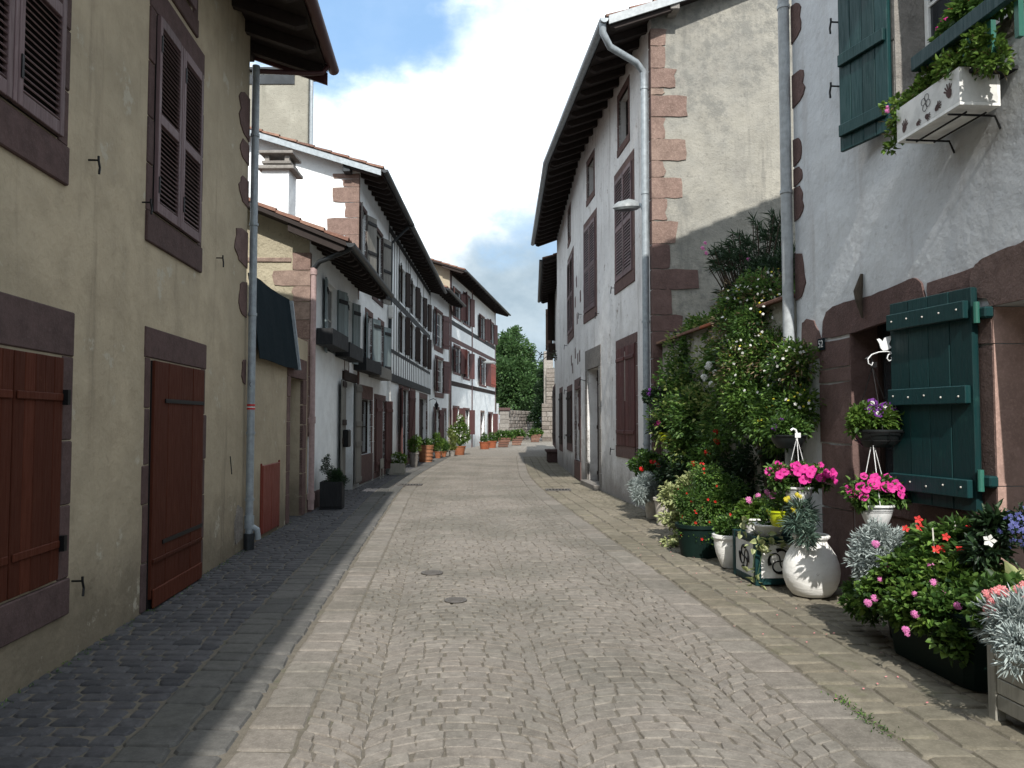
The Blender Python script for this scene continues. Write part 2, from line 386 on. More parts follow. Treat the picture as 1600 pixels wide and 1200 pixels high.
# ------------------------------------------------------------------ facade frames
class Frame:
    def __init__(s, A, B, side):            # side +1: outward normal to the right of A->B, -1: to the left
        s.o = Vector((A[0], A[1], 0)); d = Vector((B[0] - A[0], B[1] - A[1], 0)); s.L = d.length; s.U = d.normalized()
        s.N = Vector((s.U.y, -s.U.x, 0)) * side; s.Z = Vector((0, 0, 1))
    def P(s, u, d, z): return s.o + s.U * u + s.N * d + s.Z * z
    def px(s, x, y, d=0.0):
        r = ray(x, y); o = s.o + s.N * d
        det = r.x * (-s.U.y) + s.U.x * r.y
        t = (o.x * (-s.U.y) + s.U.x * o.y) / det
        p = Vector((0, 0, EYE)) + r * t
        return ((p - s.o).dot(s.U), p.z)
    def rect(s, x0, y0a, x1, y1b, d=0.0, far=None):
        """top measured at (x0,y0a), bottom at (x1,y1b)"""
        ua, za = s.px(x0, y0a, d); ub, zb = s.px(x1, y1b, d)
        return (min(ua, ub), min(za, zb), max(ua, ub), max(za, zb))
    def box(s, mb, u0, u1, d0, d1, z0, z1, ch=0.0):
        return mb.box(s.P((u0 + u1) / 2, (d0 + d1) / 2, (z0 + z1) / 2), s.U * (u1 - u0) / 2, s.N * (d1 - d0) / 2, s.Z * (z1 - z0) / 2, ch)
class Sub(Frame):
    def __init__(s, o, U, N): s.o = o; s.U = U; s.N = N; s.Z = Vector((0, 0, 1))
def fbox(fr, *a, ch=0.0): return fr.box(MB(), *a, ch=ch)

# ------------------------------------------------------------------ GROUND
def cx(Y):                                   # centre line of the street: leans left, then runs straight, then bends right
    if Y < 16: return -0.085 * Y
    if Y < 26: q = Y - 16; return -1.36 - 0.085 * q + 0.00425 * q * q
    if Y < 40: return -1.785
    q = Y - 40; return -1.785 + 0.004 * q * q
stone('cobble', [(0.186, 0.165, 0.143), (0.230, 0.206, 0.180), (0.206, 0.187, 0.166), (0.250, 0.227, 0.199)], 0.004, 0.8, 2.0, worn=.9)
stone('cobble_shade_tone', [(0.050, 0.051, 0.056), (0.092, 0.091, 0.096), (0.070, 0.069, 0.075)], 0.006, 0.75, 2.0)  # left pavement: the house's shade is darkened into the stone colour
stone('paving_ochre', [(0.175, 0.153, 0.118), (0.228, 0.203, 0.16), (0.2, 0.178, 0.14)], 0.006, 0.85, 1.5, lichen=(0.13, 0.13, 0.08), worn=.9)
stone('slab_shade_tone', [(0.095, 0.092, 0.090), (0.135, 0.13, 0.122), (0.115, 0.111, 0.106)], 0.006, 0.8, 2.0, worn=.9)  # left slab rows: part of the house's shadow put into the stone colour
stone('paving_grey', [(0.195, 0.185, 0.165), (0.235, 0.223, 0.20)], 0.005, 0.8, 1.5)
stone('joint_sand', [(0.135, 0.12, 0.097), (0.15, 0.134, 0.11)], 0.008, 0.95, 3.0, lichen=(0.085, 0.095, 0.055))
k = NT('far_cobbles'); p = k.pos()
vo = k.n('ShaderNodeTexVoronoi', feature='DISTANCE_TO_EDGE'); vo.inputs['Scale'].default_value = 7.0; k.put(vo.inputs['Vector'], p)
vc = k.n('ShaderNodeTexVoronoi'); vc.inputs['Scale'].default_value = 7.0; k.put(vc.inputs['Vector'], p)
e = k.rng(vo.outputs['Distance'], 0.02, 0.09); sepc = k.n('ShaderNodeSeparateColor'); k.put(sepc.inputs[0], vc.outputs['Color'])
col = k.mix(sepc.outputs[0], (0.19, 0.172, 0.15), (0.235, 0.215, 0.19)); col = k.mix(e, (0.15, 0.135, 0.11), col)
k.bsdf(col, 0.85, nrm=k.bump(e, 0.010, 0.8)); MATS['far_cobbles'] = k.m

gb = MB(); gb.add([(-400, -60, -0.06), (400, -60, -0.06), (400, 700, -0.06), (-400, 700, -0.06)], [(0, 1, 2, 3)])
put('ground', gb, 'joint_sand', kind='structure')
YN = 36.0
road = put('road', MB().box((0, (YN - 14) / 2, -0.035), (14, 0, 0), (0, (YN + 14) / 2, 0), (0, 0, 0.02)), 'joint_sand', kind='structure')
put('far_road', MB().box((2, YN + 45, -0.035), (22, 0, 0), (0, 45, 0), (0, 0, 0.032)), 'far_cobbles', kind='structure')

def P_in(x, y):
    d = y * math.cos(PITCH) - EYE * math.sin(PITCH)
    if d < 0.5: return False
    return abs(x / d * FPX) < 815 and (600 + FPX * (y * math.sin(PITCH) + EYE * math.cos(PITCH)) / d) < 1215
def stone_mesh(c4, h, joint, cut=0.16, jit=0.008, ch=0.009):
    """a hewn block: eight-sided top, sides falling to the joint; c4 = four corners in (x, y)"""
    c = [np.array(p, dtype=float) + rng.normal(0, jit, 2) for p in c4]; m = sum(c) / 4
    out = []
    for i in range(4):
        p = c[i]; d = m - p; d = d / (np.linalg.norm(d) + 1e-9); p = p + d * joint * 1.2
        a = c[i - 1]; b = c[(i + 1) % 4]; k1 = cut * rng.uniform(0.5, 1.3); k2 = cut * rng.uniform(0.5, 1.3)
        out.append(p + (a - p) * k1); out.append(p + (b - p) * k2)
    hz = h + rng.normal(0, 0.0012); tilt = rng.normal(0, 0.007, 2)
    V = []
    for p in out: V.append((p[0], p[1], -0.016))
    for p in out:
        q = p + (m - p) * min(0.4, ch / (np.linalg.norm(m - p) + 1e-9) * 1.3); V.append((q[0], q[1], hz - 0.004 + np.dot(q - m, tilt)))
    for p in out:
        q = p + (m - p) * min(0.5, ch * 2.4 / (np.linalg.norm(m - p) + 1e-9) * 1.3); V.append((q[0], q[1], hz + np.dot(q - m, tilt)))
    F = [tuple(range(16, 24))] + [(i, (i + 1) % 8, 8 + (i + 1) % 8, 8 + i) for i in range(8)] + [(8 + i, 8 + (i + 1) % 8, 16 + (i + 1) % 8, 16 + i) for i in range(8)]
    return m, V, F
def lay(blocks, name, joined, mat, parent, h, joint, n_single=300, **kw):
    items = [stone_mesh(b, h, joint, **kw) for b in blocks]
    vis = sorted([i for i, it in enumerate(items) if P_in(*it[0])], key=lambda i: items[i][0][1])[:n_single]
    vis = set(vis); rest = MB()
    for i, (m, V, F) in enumerate(items):
        if i in vis:
            me = bpy.data.meshes.new(name); me.from_pydata([(v[0] - m[0], v[1] - m[1], v[2]) for v in V], [], F); me.materials.append(M[mat])
            o = bpy.data.objects.new(name, me); C.objects.link(o); o.location = (m[0], m[1], 0); o.parent = parent
        else: rest.add(V, F)
    if rest.v: put(joined, rest, mat, parent, kind='stuff')
def tq(t, y): return (cx(y) + t, y)
def strip(t0, t1, ln, y0, y1, jt=0.012, slack=0.35):
    bl = []; y = y0
    while y < y1:
        l = ln * rng.uniform(1 - slack, 1 + slack)
        bl.append([tq(t0, y), tq(t1, y), tq(t1, y + l), tq(t0, y + l)]); y += l
    return bl
# fans of small setts over the carriageway
bl = []; Wc = 1.03; TH = math.radians(50); R = Wc / (2 * math.sin(TH)); S = 0.108; NA = 8
for colm in range(4):
    tc0 = -0.91 + Wc * colm
    y = 1.6
    while y < YN:
        off = rng.uniform(-0.35, 0.35); cuts = [0] + [min(1, max(0, (i + off + rng.uniform(-.13, .13)) / NA)) for i in range(1, NA)] + [1]
        for a, b in zip(cuts[:-1], cuts[1:]):
            if b - a < 0.02: continue
            q = []
            for s_, th in ((0, a), (0, b), (1, b), (1, a)):
                t = -TH + 2 * TH * th; q.append(tq(min(1.98, max(-.725, tc0 + R * math.sin(t))), y + s_ * S + R * (math.cos(t) - math.cos(TH))))
            if q[0][1] < YN - 0.1 and abs((q[1][0] - cx(q[1][1])) - (q[0][0] - cx(q[0][1]))) > .035: bl.append(q)
        y += S
lay(bl, 'cobble', 'cobbles', 'cobble', road, -0.006, 0.0035, 300, cut=0.09, jit=0.006, ch=0.0025)
pav_r = put('right_pavement', MB().box(((2.4), 9, -0.026), (0.01, 0, 0), (0, 0.01, 0), (0, 0, 0.005)), 'joint_sand', kind='structure')
pav_l = put('left_pavement', MB().box((-2.6, 9, -0.026), (0.01, 0, 0), (0, 0.01, 0), (0, 0, 0.005)), 'joint_sand', kind='structure')
lay(strip(-1.02, -0.735, 0.30, 1.6, YN) + strip(1.99, 2.28, 0.36, 1.6, YN), 'paving_slab', 'paving_slabs', 'cobble', road, -0.005, 0.004, 120, cut=0.07, jit=0.007)
lay(strip(2.295, 2.56, 0.27, 1.6, YN) + strip(2.57, 2.85, 0.32, 1.6, YN) + strip(2.86, 3.06, 0.24, 1.6, YN), 'paving_slab', 'paving_slabs', 'paving_ochre', pav_r, 0.002, 0.006, 260, cut=0.09, jit=0.012, ch=0.009)
bl = []; y = 1.6
while y < YN:
    t = 3.07
    while t < 4.5: w = rng.uniform(0.11, 0.2); bl.append([tq(t, y), tq(t + w, y), tq(t + w, y + 0.15), tq(t, y + 0.15)]); t += w
    y += 0.152
lay(bl, 'cobble', 'cobbles', 'paving_ochre', pav_r, -0.003, 0.006, 200, jit=0.009)
lay(strip(-1.315, -1.05, 0.25, 1.6, YN) + strip(-1.59, -1.325, 0.25, 1.6, YN), 'paving_slab', 'paving_slabs', 'slab_shade_tone', pav_l, 0.003, 0.005, 200, cut=0.10, jit=0.008, ch=0.009)
bl = []; y = 1.6
while y < YN:
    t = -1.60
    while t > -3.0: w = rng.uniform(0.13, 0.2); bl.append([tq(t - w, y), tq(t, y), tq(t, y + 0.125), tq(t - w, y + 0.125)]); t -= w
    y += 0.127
lay(bl, 'cobble', 'cobbles', 'cobble_shade_tone', pav_l, -0.001, 0.005, 300, jit=0.008)
def cover(x, y, r, label, grate=False):
    p = G(x, y)
    if not grate:
        o = thing('manhole_cover', label, 'manhole cover', (p.x, p.y, 0.002))
        put('cover', MB().lathe([(0, 0.006), (r - .015, 0.006), (r - .01, 0.003), (r - .004, 0.003), (r, 0.006), (r + .015, 0.006), (r + .018, 0)], n=28), 'drain_iron', o, local=True)
        g = MB()
        for i in range(5): g.box((0, (i - 2) * r * 0.32, 0.008), (r * 0.75, 0, 0), (0, 0.006, 0), (0, 0, 0.002))
        put('tread_ribs', g, 'drain_iron', o, local=True, kind='stuff')
    else:
        o = thing('drain_grate', label, 'drain', (p.x, p.y, 0.0))
        g = MB()
        for s_ in (-1, 1): g.box((s_ * r, 0, 0.012), (0.02, 0, 0), (0, r * .8, 0), (0, 0, 0.008)); g.box((0, s_ * r * .8, 0.012), (r + .02, 0, 0), (0, 0.02, 0), (0, 0, 0.008))
        put('frame', g, 'drain_iron', o, local=True)
        put('pit', MB().box((0, 0, 0.0065), (r, 0, 0), (0, r * .8, 0), (0, 0, 0.001)), 'dark_inside', o, local=True)
        for i in range(7): put('bar', MB().box(((i - 3) * r * 0.27, 0, 0.014), (0.012, 0, 0), (0, r * .8 - .02, 0), (0, 0, 0.006)), 'drain_iron', o, local=True)
cover(712, 938, 0.085, 'round iron cover in the cobbles, nearer of the two small ones left of centre')
cover(675, 895, 0.10, 'round iron cover in the cobbles, farther of the two small ones left of centre')
cover(872, 766, 0.27, 'iron drain grate in the paving by the right gutter line', True)
cover(641, 758, 0.27, 'iron drain grate at the left edge of the carriageway', True)

# ------------------------------------------------------------------ BUILDING KIT
def wall(fr, u0, u1, z0, z1, holes, mat, root, name='wall', deep=0.28, jag=0.0):
    """a real wall face with its openings cut out and their reveals"""
    us = sorted({u0, u1, *[max(u0, min(u1, h[0])) for h in holes], *[max(u0, min(u1, h[2])) for h in holes]})
    zs = sorted({z0, z1, *[max(z0, min(z1, h[1])) for h in holes], *[max(z0, min(z1, h[3])) for h in holes]})
    m = MB()
    for a, b in zip(us[:-1], us[1:]):
        if b - a < 1e-4: continue
        for c, d in zip(zs[:-1], zs[1:]):
            if d - c < 1e-4: continue
            mu, mz = (a + b) / 2, (c + d) / 2
            if any(h[0] < mu < h[2] and h[1] < mz < h[3] for h in holes): continue
            m.add([fr.P(a, 0, c), fr.P(b, 0, c), fr.P(b, 0, d), fr.P(a, 0, d)], [(0, 1, 2, 3)])
    for h in holes:
        a, c, b, d = h[:4]
        for q in ([(a, c), (a, d)], [(b, c), (b, d)], [(a, c), (b, c)], [(a, d), (b, d)]):
            (p1, q1), (p2, q2) = q
            m.add([fr.P(p1, 0, q1), fr.P(p2, 0, q2), fr.P(p2, -deep, q2), fr.P(p1, -deep, q1)], [(0, 1, 2, 3)])
    return put(name, m, mat, root)
def gable(fr, u, depth, z0, zE, slope, mat, root, name='gable_wall'):
    """end wall in the plane across the street line at u"""
    h = depth / 2 * math.tan(slope)
    pts = [fr.P(u, 0, z0), fr.P(u, 0, zE), fr.P(u, -depth / 2, zE + h), fr.P(u, -depth, zE), fr.P(u, -depth, z0)]
    return put(name, MB().add(pts, [tuple(range(5))]), mat, root)
def rear(fr, u0, u1, depth, zE, mat, root):
    return put('rear_wall', MB().add([fr.P(u0, -depth, 0), fr.P(u1, -depth, 0), fr.P(u1, -depth, zE), fr.P(u0, -depth, zE)], [(0, 1, 2, 3)]), mat, root)
def tile_row(m, fr, u, d0, d1, zf, r=0.105, ln=0.42, n=5, down=False):
    d = d0
    i = 0
    while d > d1 + 0.05:
        e = max(d1, d - ln - 0.05); vs = []
        for q, dd in enumerate((d, e)):
            rr = r * (1.0 if q == 0 else 0.86) * (1 + rng.normal(0, .02)); lift = 0.018 if q == 0 else 0.0
            for k_ in range(n):
                t = math.pi * k_ / (n - 1); vs.append(fr.P(u + rr * math.cos(t) + 0, dd, zf(dd) + lift + (rr * 0.8 * math.sin(t) if not down else -rr * .5 * math.sin(t) + .03)))
        m.add(vs, [(k_, k_ + 1, n + k_ + 1, n + k_) for k_ in range(n - 1)]); d -= ln; i += 1
def roof(fr, u0, u1, zE, over, slope, depth, root, mat='tile_clay', gutter='gutter_dark', verge=(0.25, 0.25), rafters=0.55, verge_near=True, soffit='soffit_wood', tiles=True, raf_w=0.05, detail=True):
    a, b = u0 - verge[0], u1 + verge[1]; ts = math.tan(slope)
    zf = lambda d: zE - d * ts              # underside of the boards
    th = 0.07
    pts = [(over, zf(over)), (-depth / 2, zf(-depth / 2)), (-depth / 2, zf(-depth / 2) + th), (over, zf(over) + th)]
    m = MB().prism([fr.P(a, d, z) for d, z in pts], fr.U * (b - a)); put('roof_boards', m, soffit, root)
    pts = [(-depth / 2, zf(-depth / 2)), (-depth - 0.4, zf(-depth / 2) - (depth / 2 + .4) * ts), (-depth - 0.4, zf(-depth / 2) - (depth / 2 + .4) * ts + th), (-depth / 2, zf(-depth / 2) + th)]
    put('rear_roof', MB().prism([fr.P(a, d, z) for d, z in pts], fr.U * (b - a)), mat, root)
    if rafters:
        n = max(2, int((b - a - 0.2) / rafters)); 
        for i in range(n + 1):
            u = a + 0.1 + (b - a - 0.2) * i / n
            m = MB().prism([fr.P(u - raf_w, d, z) for d, z in [(over - .04, zf(over - .04) - 0.004), (over - .04, zf(over - .04) - .07), (over - 0.14, zf(over - .14) - .14), (-0.3, zf(-.3) - .14), (-0.3, zf(-.3) - 0.004)]], fr.U * raf_w * 2)
            put('rafter', m, soffit, root)
    if tiles:
        m = MB(); n = int((b - a) / 0.2); zt = lambda d: zf(d) + th + 0.012
        for i in range(n):
            u = a + 0.12 + i * (b - a - 0.24) / max(1, n - 1)
            if i < (2 if detail else 0):
                d = over + 0.03; j = 0
                while d > -depth / 2 + 0.1:
                    mm = MB(); tile_row(mm, fr, u, d, max(d - 0.42, -depth / 2), zt); put('roof_tile', mm, mat, root); d -= 0.42; j += 1
            else: tile_row(m, fr, u, over + 0.03, -depth / 2, zt)
        m.add([fr.P(a, over, zt(over)), fr.P(b, over, zt(over)), fr.P(b, -depth / 2, zt(-depth / 2)), fr.P(a, -depth / 2, zt(-depth / 2))], [(0, 1, 2, 3)])
        put('roof_tiles', m, mat, root, kind='stuff')
    if gutter:
        m = MB(); r = 0.075; n = 8; d0 = over + r + 0.0; z0 = zf(over) + 0.045; vs = []
        for u in (a - 0.03, b + 0.03):
            for k_ in range(n + 1):
                t = math.pi + math.pi * k_ / n; vs.append(fr.P(u, d0 + r * math.cos(t), z0 + r * math.sin(t)))
            for k_ in range(n + 1):
                t = 2 * math.pi - math.pi * k_ / n; vs.append(fr.P(u, d0 + (r - .012) * math.cos(t), z0 + (r - .012) * math.sin(t)))
        k2 = 2 * (n + 1); m.add(vs, [(i, (i + 1) % k2, k2 + (i + 1) % k2, k2 + i) for i in range(k2)])
        for u in (a - 0.03, b + 0.03): m.add([fr.P(u, d0 + r * math.cos(math.pi + math.pi * k_ / n), z0 + r * math.sin(math.pi + math.pi * k_ / n)) for k_ in range(n + 1)], [tuple(range(n + 1))])
        put('gutter', m, gutter, root, smooth=True)
def surround(fr, r, w, root, mat='brown_stone', proud=0.012, courses=4, sill=True, wl=None, wt=None, ws=None, ragged=0.0):
    """dressed stones round an opening: lintel, sill and jamb blocks, each its own stone"""
    a, c, b, d = r; wl = wl or w; wt = wt or w; ws = ws or w; g = 0.004
    put('surround_stone', fbox(fr, a - wl, b + w, -0.05, proud, d, d + wt, ch=0.008), mat, root)
    if sill: put('surround_stone', fbox(fr, a - wl, b + w, -0.05, proud + 0.012, c - ws, c, ch=0.008), mat, root)
    for side in (0, 1):
        z = c; n = courses
        cut = sorted([c, d] + [c + (d - c) * (i + rng.uniform(-.2, .2)) / n for i in range(1, n)])
        for z0, z1 in zip(cut[:-1], cut[1:]):
            e = (w if side else wl) * (1 + (rng.uniform(-ragged, ragged)))
            if side: q = (b, b + e)
            else: q = (a - e, a)
            put('surround_stone', fbox(fr, q[0], q[1], -0.05, proud + rng.uniform(-.003, .003), z0 + g, z1 - g, ch=0.008), mat, root)
def leaf_frame(fr, u, d, side, ang):
    a = math.radians(ang); U = fr.U * side
    return Sub(fr.P(u, d, 0), U * math.cos(a) + fr.N * math.sin(a), (fr.N * math.cos(a) - U * math.sin(a)))
def louvred(L, w, z0, z1, root, mat='louvre_paint', mids=(0.5,), pitch=0.045, frame=0.06, tilt=0.8, name='shutter', label=None, th=0.035):
    m = MB(); fr = L
    for u in (0, w - frame): fr.box(m, u, u + frame, 0, th, z0, z1, ch=0.004)
    rails = [z0] + [z0 + (z1 - z0) * q - 0.04 for q in mids] + [z1 - 0.08]
    for z in rails: fr.box(m, frame + .001, w - frame - .001, 0.002, th - 0.002, z, z + 0.09, ch=0.004)
    o = put(name, m, mat, root, label=label)
    put('shutter_backing', fbox(fr, frame, w - frame, -0.004, 0.001, z0 + .09, z1 - .08), 'dark_inside', o)
    m = MB(); zz = [z + 0.09 for z in rails[:-1]]; ze = rails[1:]
    for p, q in zip(zz, ze):
        n = max(1, int((q - p) / pitch))
        for i in range(n):
            z = p + (q - p) * (i + .5) / n; t = 0.55
            m.box(fr.P(w / 2, th * 0.5, z), fr.U * (w / 2 - frame), fr.N * pitch * .46 * math.cos(tilt) - fr.Z * pitch * .46 * math.sin(tilt), (fr.N * math.sin(tilt) + fr.Z * math.cos(tilt)) * 0.004)
    put('louvre_slats', m, mat, o, kind='stuff')
    for z in (z0 + 0.14 * (z1 - z0), z0 + 0.86 * (z1 - z0)):
        put('strap_hinge', MB().box(fr.P(0.03, th + .004, z), fr.U * .012, fr.N * .004, fr.Z * .07), 'black_iron', o)
    return o
def planked(L, w, z0, z1, root, mat, n=4, battens=(0.12, 0.86), brace=False, th=0.028, bat_h=0.09, bmat=None, name='shutter', label=None, bd=0.022, studs=False, flip=False, single=True):
    fr = L; hs = []
    bmat = bmat or mat
    sg = -1 if flip else 1; bats = []
    for q in battens:
        z = z0 + (z1 - z0) * q; hs.append(z)
        y0, y1 = (th + .001, th + bd) if sg > 0 else (-bd - .006, -.007)
        bats.append((y0, y1, z))
    o = put(name, fbox(fr, 0.003, w - .003, -.006, -.001, z0 + .003, z1 - .003), mat, root, label=label)
    for y0, y1, z in bats: put('batten', fbox(fr, 0.02, w - 0.02, y0, y1, z - bat_h / 2, z + bat_h / 2, ch=0.006), bmat, o)
    if brace:
        y = th + .011 if sg > 0 else -0.011
        for q0, q1 in zip(hs[:-1], hs[1:]):
            p0 = fr.P(0.06, y, q0 + bat_h / 2); p1 = fr.P(w - 0.06, y, q1 - bat_h / 2); dd = (p1 - p0)
            bb = MB().box((p0 + p1) / 2, dd / 2, dd.normalized().cross(fr.N) * 0.035, fr.N * 0.010); put('brace', bb, bmat, o)
    if single:
        for i in range(n):
            a = w * i / n + 0.002; b = w * (i + 1) / n - 0.002; e = rng.normal(0, .0012)
            put('plank', fbox(fr, a, b, e, th + e, z0 + rng.uniform(-.003, .003), z1, ch=0.004), mat, o)
    else:
        pm = MB()
        for i in range(n): fr.box(pm, w * i / n + 0.004, w * (i + 1) / n - 0.004, 0, th, z0, z1, ch=0.004)
        put('planks', pm, mat, o, kind='stuff')
    if studs:
        st = MB()
        for z in hs:
            for i in range(5):
                u = w * (i + .5) / 5; st.lathe([(0.008, 0), (0.007, 0.004), (0.0, 0.007)], n=6)
                b0 = len(st.v) - 18; c = fr.P(u, th + bd, z + rng.uniform(-.015, .015))
                for j in range(b0, len(st.v)):
                    x, y, zz = st.v[j]; st.v[j] = tuple(c + fr.U * x + fr.Z * y + fr.N * zz)
        put('nail_heads', st, 'bleached_metal', o, kind='stuff')
    return o
def glazing(fr, r, root, d=-0.14, mat='white_paint', cols=2, rows=2, fw=0.05, name='window'):
    a, c, b, e = r; m = MB()
    for u in (a, b - fw): fr.box(m, u, u + fw, d, d + .05, c, e, ch=0.004)
    for z in (c, e - fw): fr.box(m, a + fw + .001, b - fw - .001, d + .001, d + .049, z, z + fw, ch=0.004)
    for i in range(1, cols): u = a + (b - a) * i / cols; fr.box(m, u - .02, u + .02, d + .003, d + .046, c + fw, e - fw)
    for i in range(1, rows): z = c + (e - c) * i / rows; fr.box(m, a + fw, b - fw, d + .008, d + .040, z - .014, z + .014)
    o = put(name, m, mat, root)
    for i in range(cols):
        for j in range(rows):
            u0 = a + fw + (b - a - 2 * fw) * i / cols; u1 = a + fw + (b - a - 2 * fw) * (i + 1) / cols
            z0 = c + fw + (e - c - 2 * fw) * j / rows; z1 = c + fw + (e - c - 2 * fw) * (j + 1) / rows
            put('pane', fbox(fr, u0 + .004, u1 - .004, d + .018, d + .026, z0 + .004, z1 - .004), 'window_glass', o)
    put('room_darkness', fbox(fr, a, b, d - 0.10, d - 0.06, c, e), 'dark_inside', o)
    return o
def doorfill(fr, r, root, mat, d=-0.2, n=4, name='door'):
    a, c, b, e = r
    L = Sub(fr.P(a, d, 0), fr.U, fr.N); return planked(L, b - a, c + .01, e, root, mat, n=n, battens=(0.1, 0.5, 0.92), name=name)
def pipe(pts, r, root, mat, rings=(), name='drainpipe'):
    o = put(name, MB().tube(pts, r, 12), mat, root, smooth=True)
    for z in rings:
        q = None
        for p0, p1 in zip(pts[:-1], pts[1:]):
            if min(p0[2], p1[2]) <= z <= max(p0[2], p1[2]) and abs(p0[2] - p1[2]) > 0.3:
                t = (z - p0[2]) / (p1[2] - p0[2]); q = Vector(p0).lerp(Vector(p1), t)
        if q: put('pipe_ring', MB().tube([q + Vector((0, 0, -.018)), q + Vector((0, 0, .018))], r + 0.010, 12), mat, o, smooth=True)
    return o
def lobe(fr, ue, w, z0, z1, root, mat, sg=-1):
    zc = (z0 + z1) / 2; hh = (z1 - z0) / 2; pts = [(ue, z0), (ue, z1)]
    for i in range(1, 8):
        a = math.pi / 2 - math.pi * i / 8; pts.append((ue + sg * w * abs(math.cos(a)) ** .45 * rng.uniform(.78, 1.05), zc + hh * math.sin(a) * rng.uniform(.93, 1.03)))
    m = MB().prism([fr.P(u, -.03, z) for u, z in pts], fr.N * .042); return put('quoin', m, mat, root)
def hook(fr, u, z, root, s=1.0):
    m = MB().tube([fr.P(u, 0, z), fr.P(u, 0.07 * s, z)], 0.007 * s, 6)
    m.tube([fr.P(u, 0.07 * s, z + .03 * s), fr.P(u, 0.07 * s, z), fr.P(u + .012, 0.075 * s, z - .05 * s), fr.P(u - 0.01, 0.08 * s, z - .10 * s)], 0.008 * s, 6)
    put('shutter_stay', m, 'black_iron', root)
def ragged(fr, pts, d0, d1, root, mat, name='quoin', jit=0.006):
    """an irregular stone showing through render: outline in (u, z)"""
    P = []
    n = len(pts)
    for i in range(n):
        (a, c), (b, e) = pts[i], pts[(i + 1) % n]
        for q in (0, 0.33, 0.66): P.append((a + (b - a) * q + rng.normal(0, jit), c + (e - c) * q + rng.normal(0, jit)))
    m = MB().prism([fr.P(u, d0, z) for u, z in P], fr.N * (d1 - d0)); return put(name, m, mat, root)

def ragged_box(fr, u0, u1, z0, z1, jit=.012):
    """a roughly squared corner stone with a broken free end"""
    e = rng.uniform(-.03, .03); pts = [(u0, z0), (u0, z1)]; n = 4
    for i in range(1, n): pts.append((u0 + (u1 - u0) * i / n, z1 + rng.normal(0, jit * .35)))
    for i in range(4): pts.append((u1 + e + rng.normal(0, jit), z1 + (z0 - z1) * (.04 + .92 * i / 3)))
    for i in range(1, n): pts.append((u1 + (u0 - u1) * i / n, z0 + rng.normal(0, jit * .35)))
    return MB().prism([fr.P(u, -.1, z) for u, z in pts], fr.N * (.112 + rng.uniform(0, .012)))

# ------------------------------------------------------------------ LEFT SIDE
def Uu(fr, x, y=600, d=0.0): return fr.px(x, y, d)[0]
def Zz(fr, x, y, d=0.0): return fr.px(x, y, d)[1]
# ---- near beige house
F1 = Frame((-1.554, -12), (-3.36, 9.97), 1)
h = thing('terraced_house', 'near beige rendered house on the left with dark brown stone surrounds and brown-red shutters', 'house', (-3.4, 4, 0))
wall(F1, 0, F1.L, -0.05, 6.62, [], 'beige_plaster', h)
gable(F1, F1.L, 9, -0.05, 6.62, math.radians(20), 'beige_plaster', h); gable(F1, 0, 9, -0.05, 6.62, math.radians(20), 'beige_plaster', h); rear(F1, 0, F1.L, 9, 6.62, 'beige_plaster', h)
roof(F1, 0, F1.L, 6.62, 0.90, math.radians(17), 9, h, gutter='gutter_red', verge=(0.3, 0.55), rafters=0, detail=False, soffit='soffit_wood')
for i in range(7):
    u = F1.L + 0.40 - i * 0.62; m = MB()
    ts = math.tan(math.radians(17)); m.prism([F1.P(u - .05, d, z) for d, z in [(.86, 6.62 - .86 * ts - .004), (.86, 6.62 - .86 * ts - .08), (.74, 6.62 - .74 * ts - .15), (-.2, 6.62 + .2 * ts - .15), (-.2, 6.62 + .2 * ts - .004)]], F1.U * 0.10)
    put('rafter', m, 'soffit_wood', h)
put('verge_board', MB().prism([F1.P(F1.L + .53, d, z) for d, z in [(.90, 6.33), (.90, 6.16), (-4.5, 7.9), (-4.5, 8.1)]], F1.U * 0.03), 'gutter_red', h)
put('roof_beam', fbox(F1, F1.L - .02, F1.L + .5, -0.28, -0.06, 6.42, 6.60, ch=.01), 'soffit_wood', h)
# ground window with plank shutters
uR = Uu(F1, 98, 600, .02); uL = Uu(F1, 21, 600, .02); wl = uR - uL; zt = Zz(F1, 99, 560); zb = Zz(F1, 86, 905)
surround(F1, (uL - wl - .03, zb - .02, uR + .02, zt + .02), 0.15, h, courses=3, wt=0.30, ws=0.24)
put('window_recess', fbox(F1, uL - wl, uR, 0.002, .014, zb, zt), 'dark_inside', h)
for q in (0, 1): planked(Sub(F1.P(uL - q * (wl + .012), -.014, 0), F1.U, F1.N), wl, zb, zt, h, 'brown_door', n=5, battens=(0.16, 0.82), bat_h=.05, bd=.012, th=.04)
for z in (zb + .16 * (zt - zb), zb + .82 * (zt - zb)): put('hinge_pin', fbox(F1, uR - .01, uR + .03, .02, .06, z - .05, z + .05), 'black_iron', h)
# door
a, b = Uu(F1, 240, 700, .04), Uu(F1, 317, 700, .04); zt = Zz(F1, 250, 566); zb = 0.09
surround(F1, (a - .02, 0, b + .02, zt + .02), 0.15, h, courses=5, wt=0.26, sill=False, ragged=.25, wl=.13)
put('door_recess', fbox(F1, a, b, 0.002, .016, 0.0, zt), 'dark_inside', h)
dr = planked(Sub(F1.P(a, -.005, 0), F1.U, F1.N), b - a, zb, zt, h, 'brown_door', n=4, battens=(0.0,), bat_h=.16, th=.045, name='door', bd=.02)
put('door_rail', fbox(F1, a + .01, b - .01, .041, .056, zb + .30, zb + .335, ch=.004), 'brown_door', dr)
for z in (zt - .34, zb + .45): put('strap_hinge', fbox(F1, a + .25, b, .041, .050, z - .018, z + .018), 'black_iron', dr)
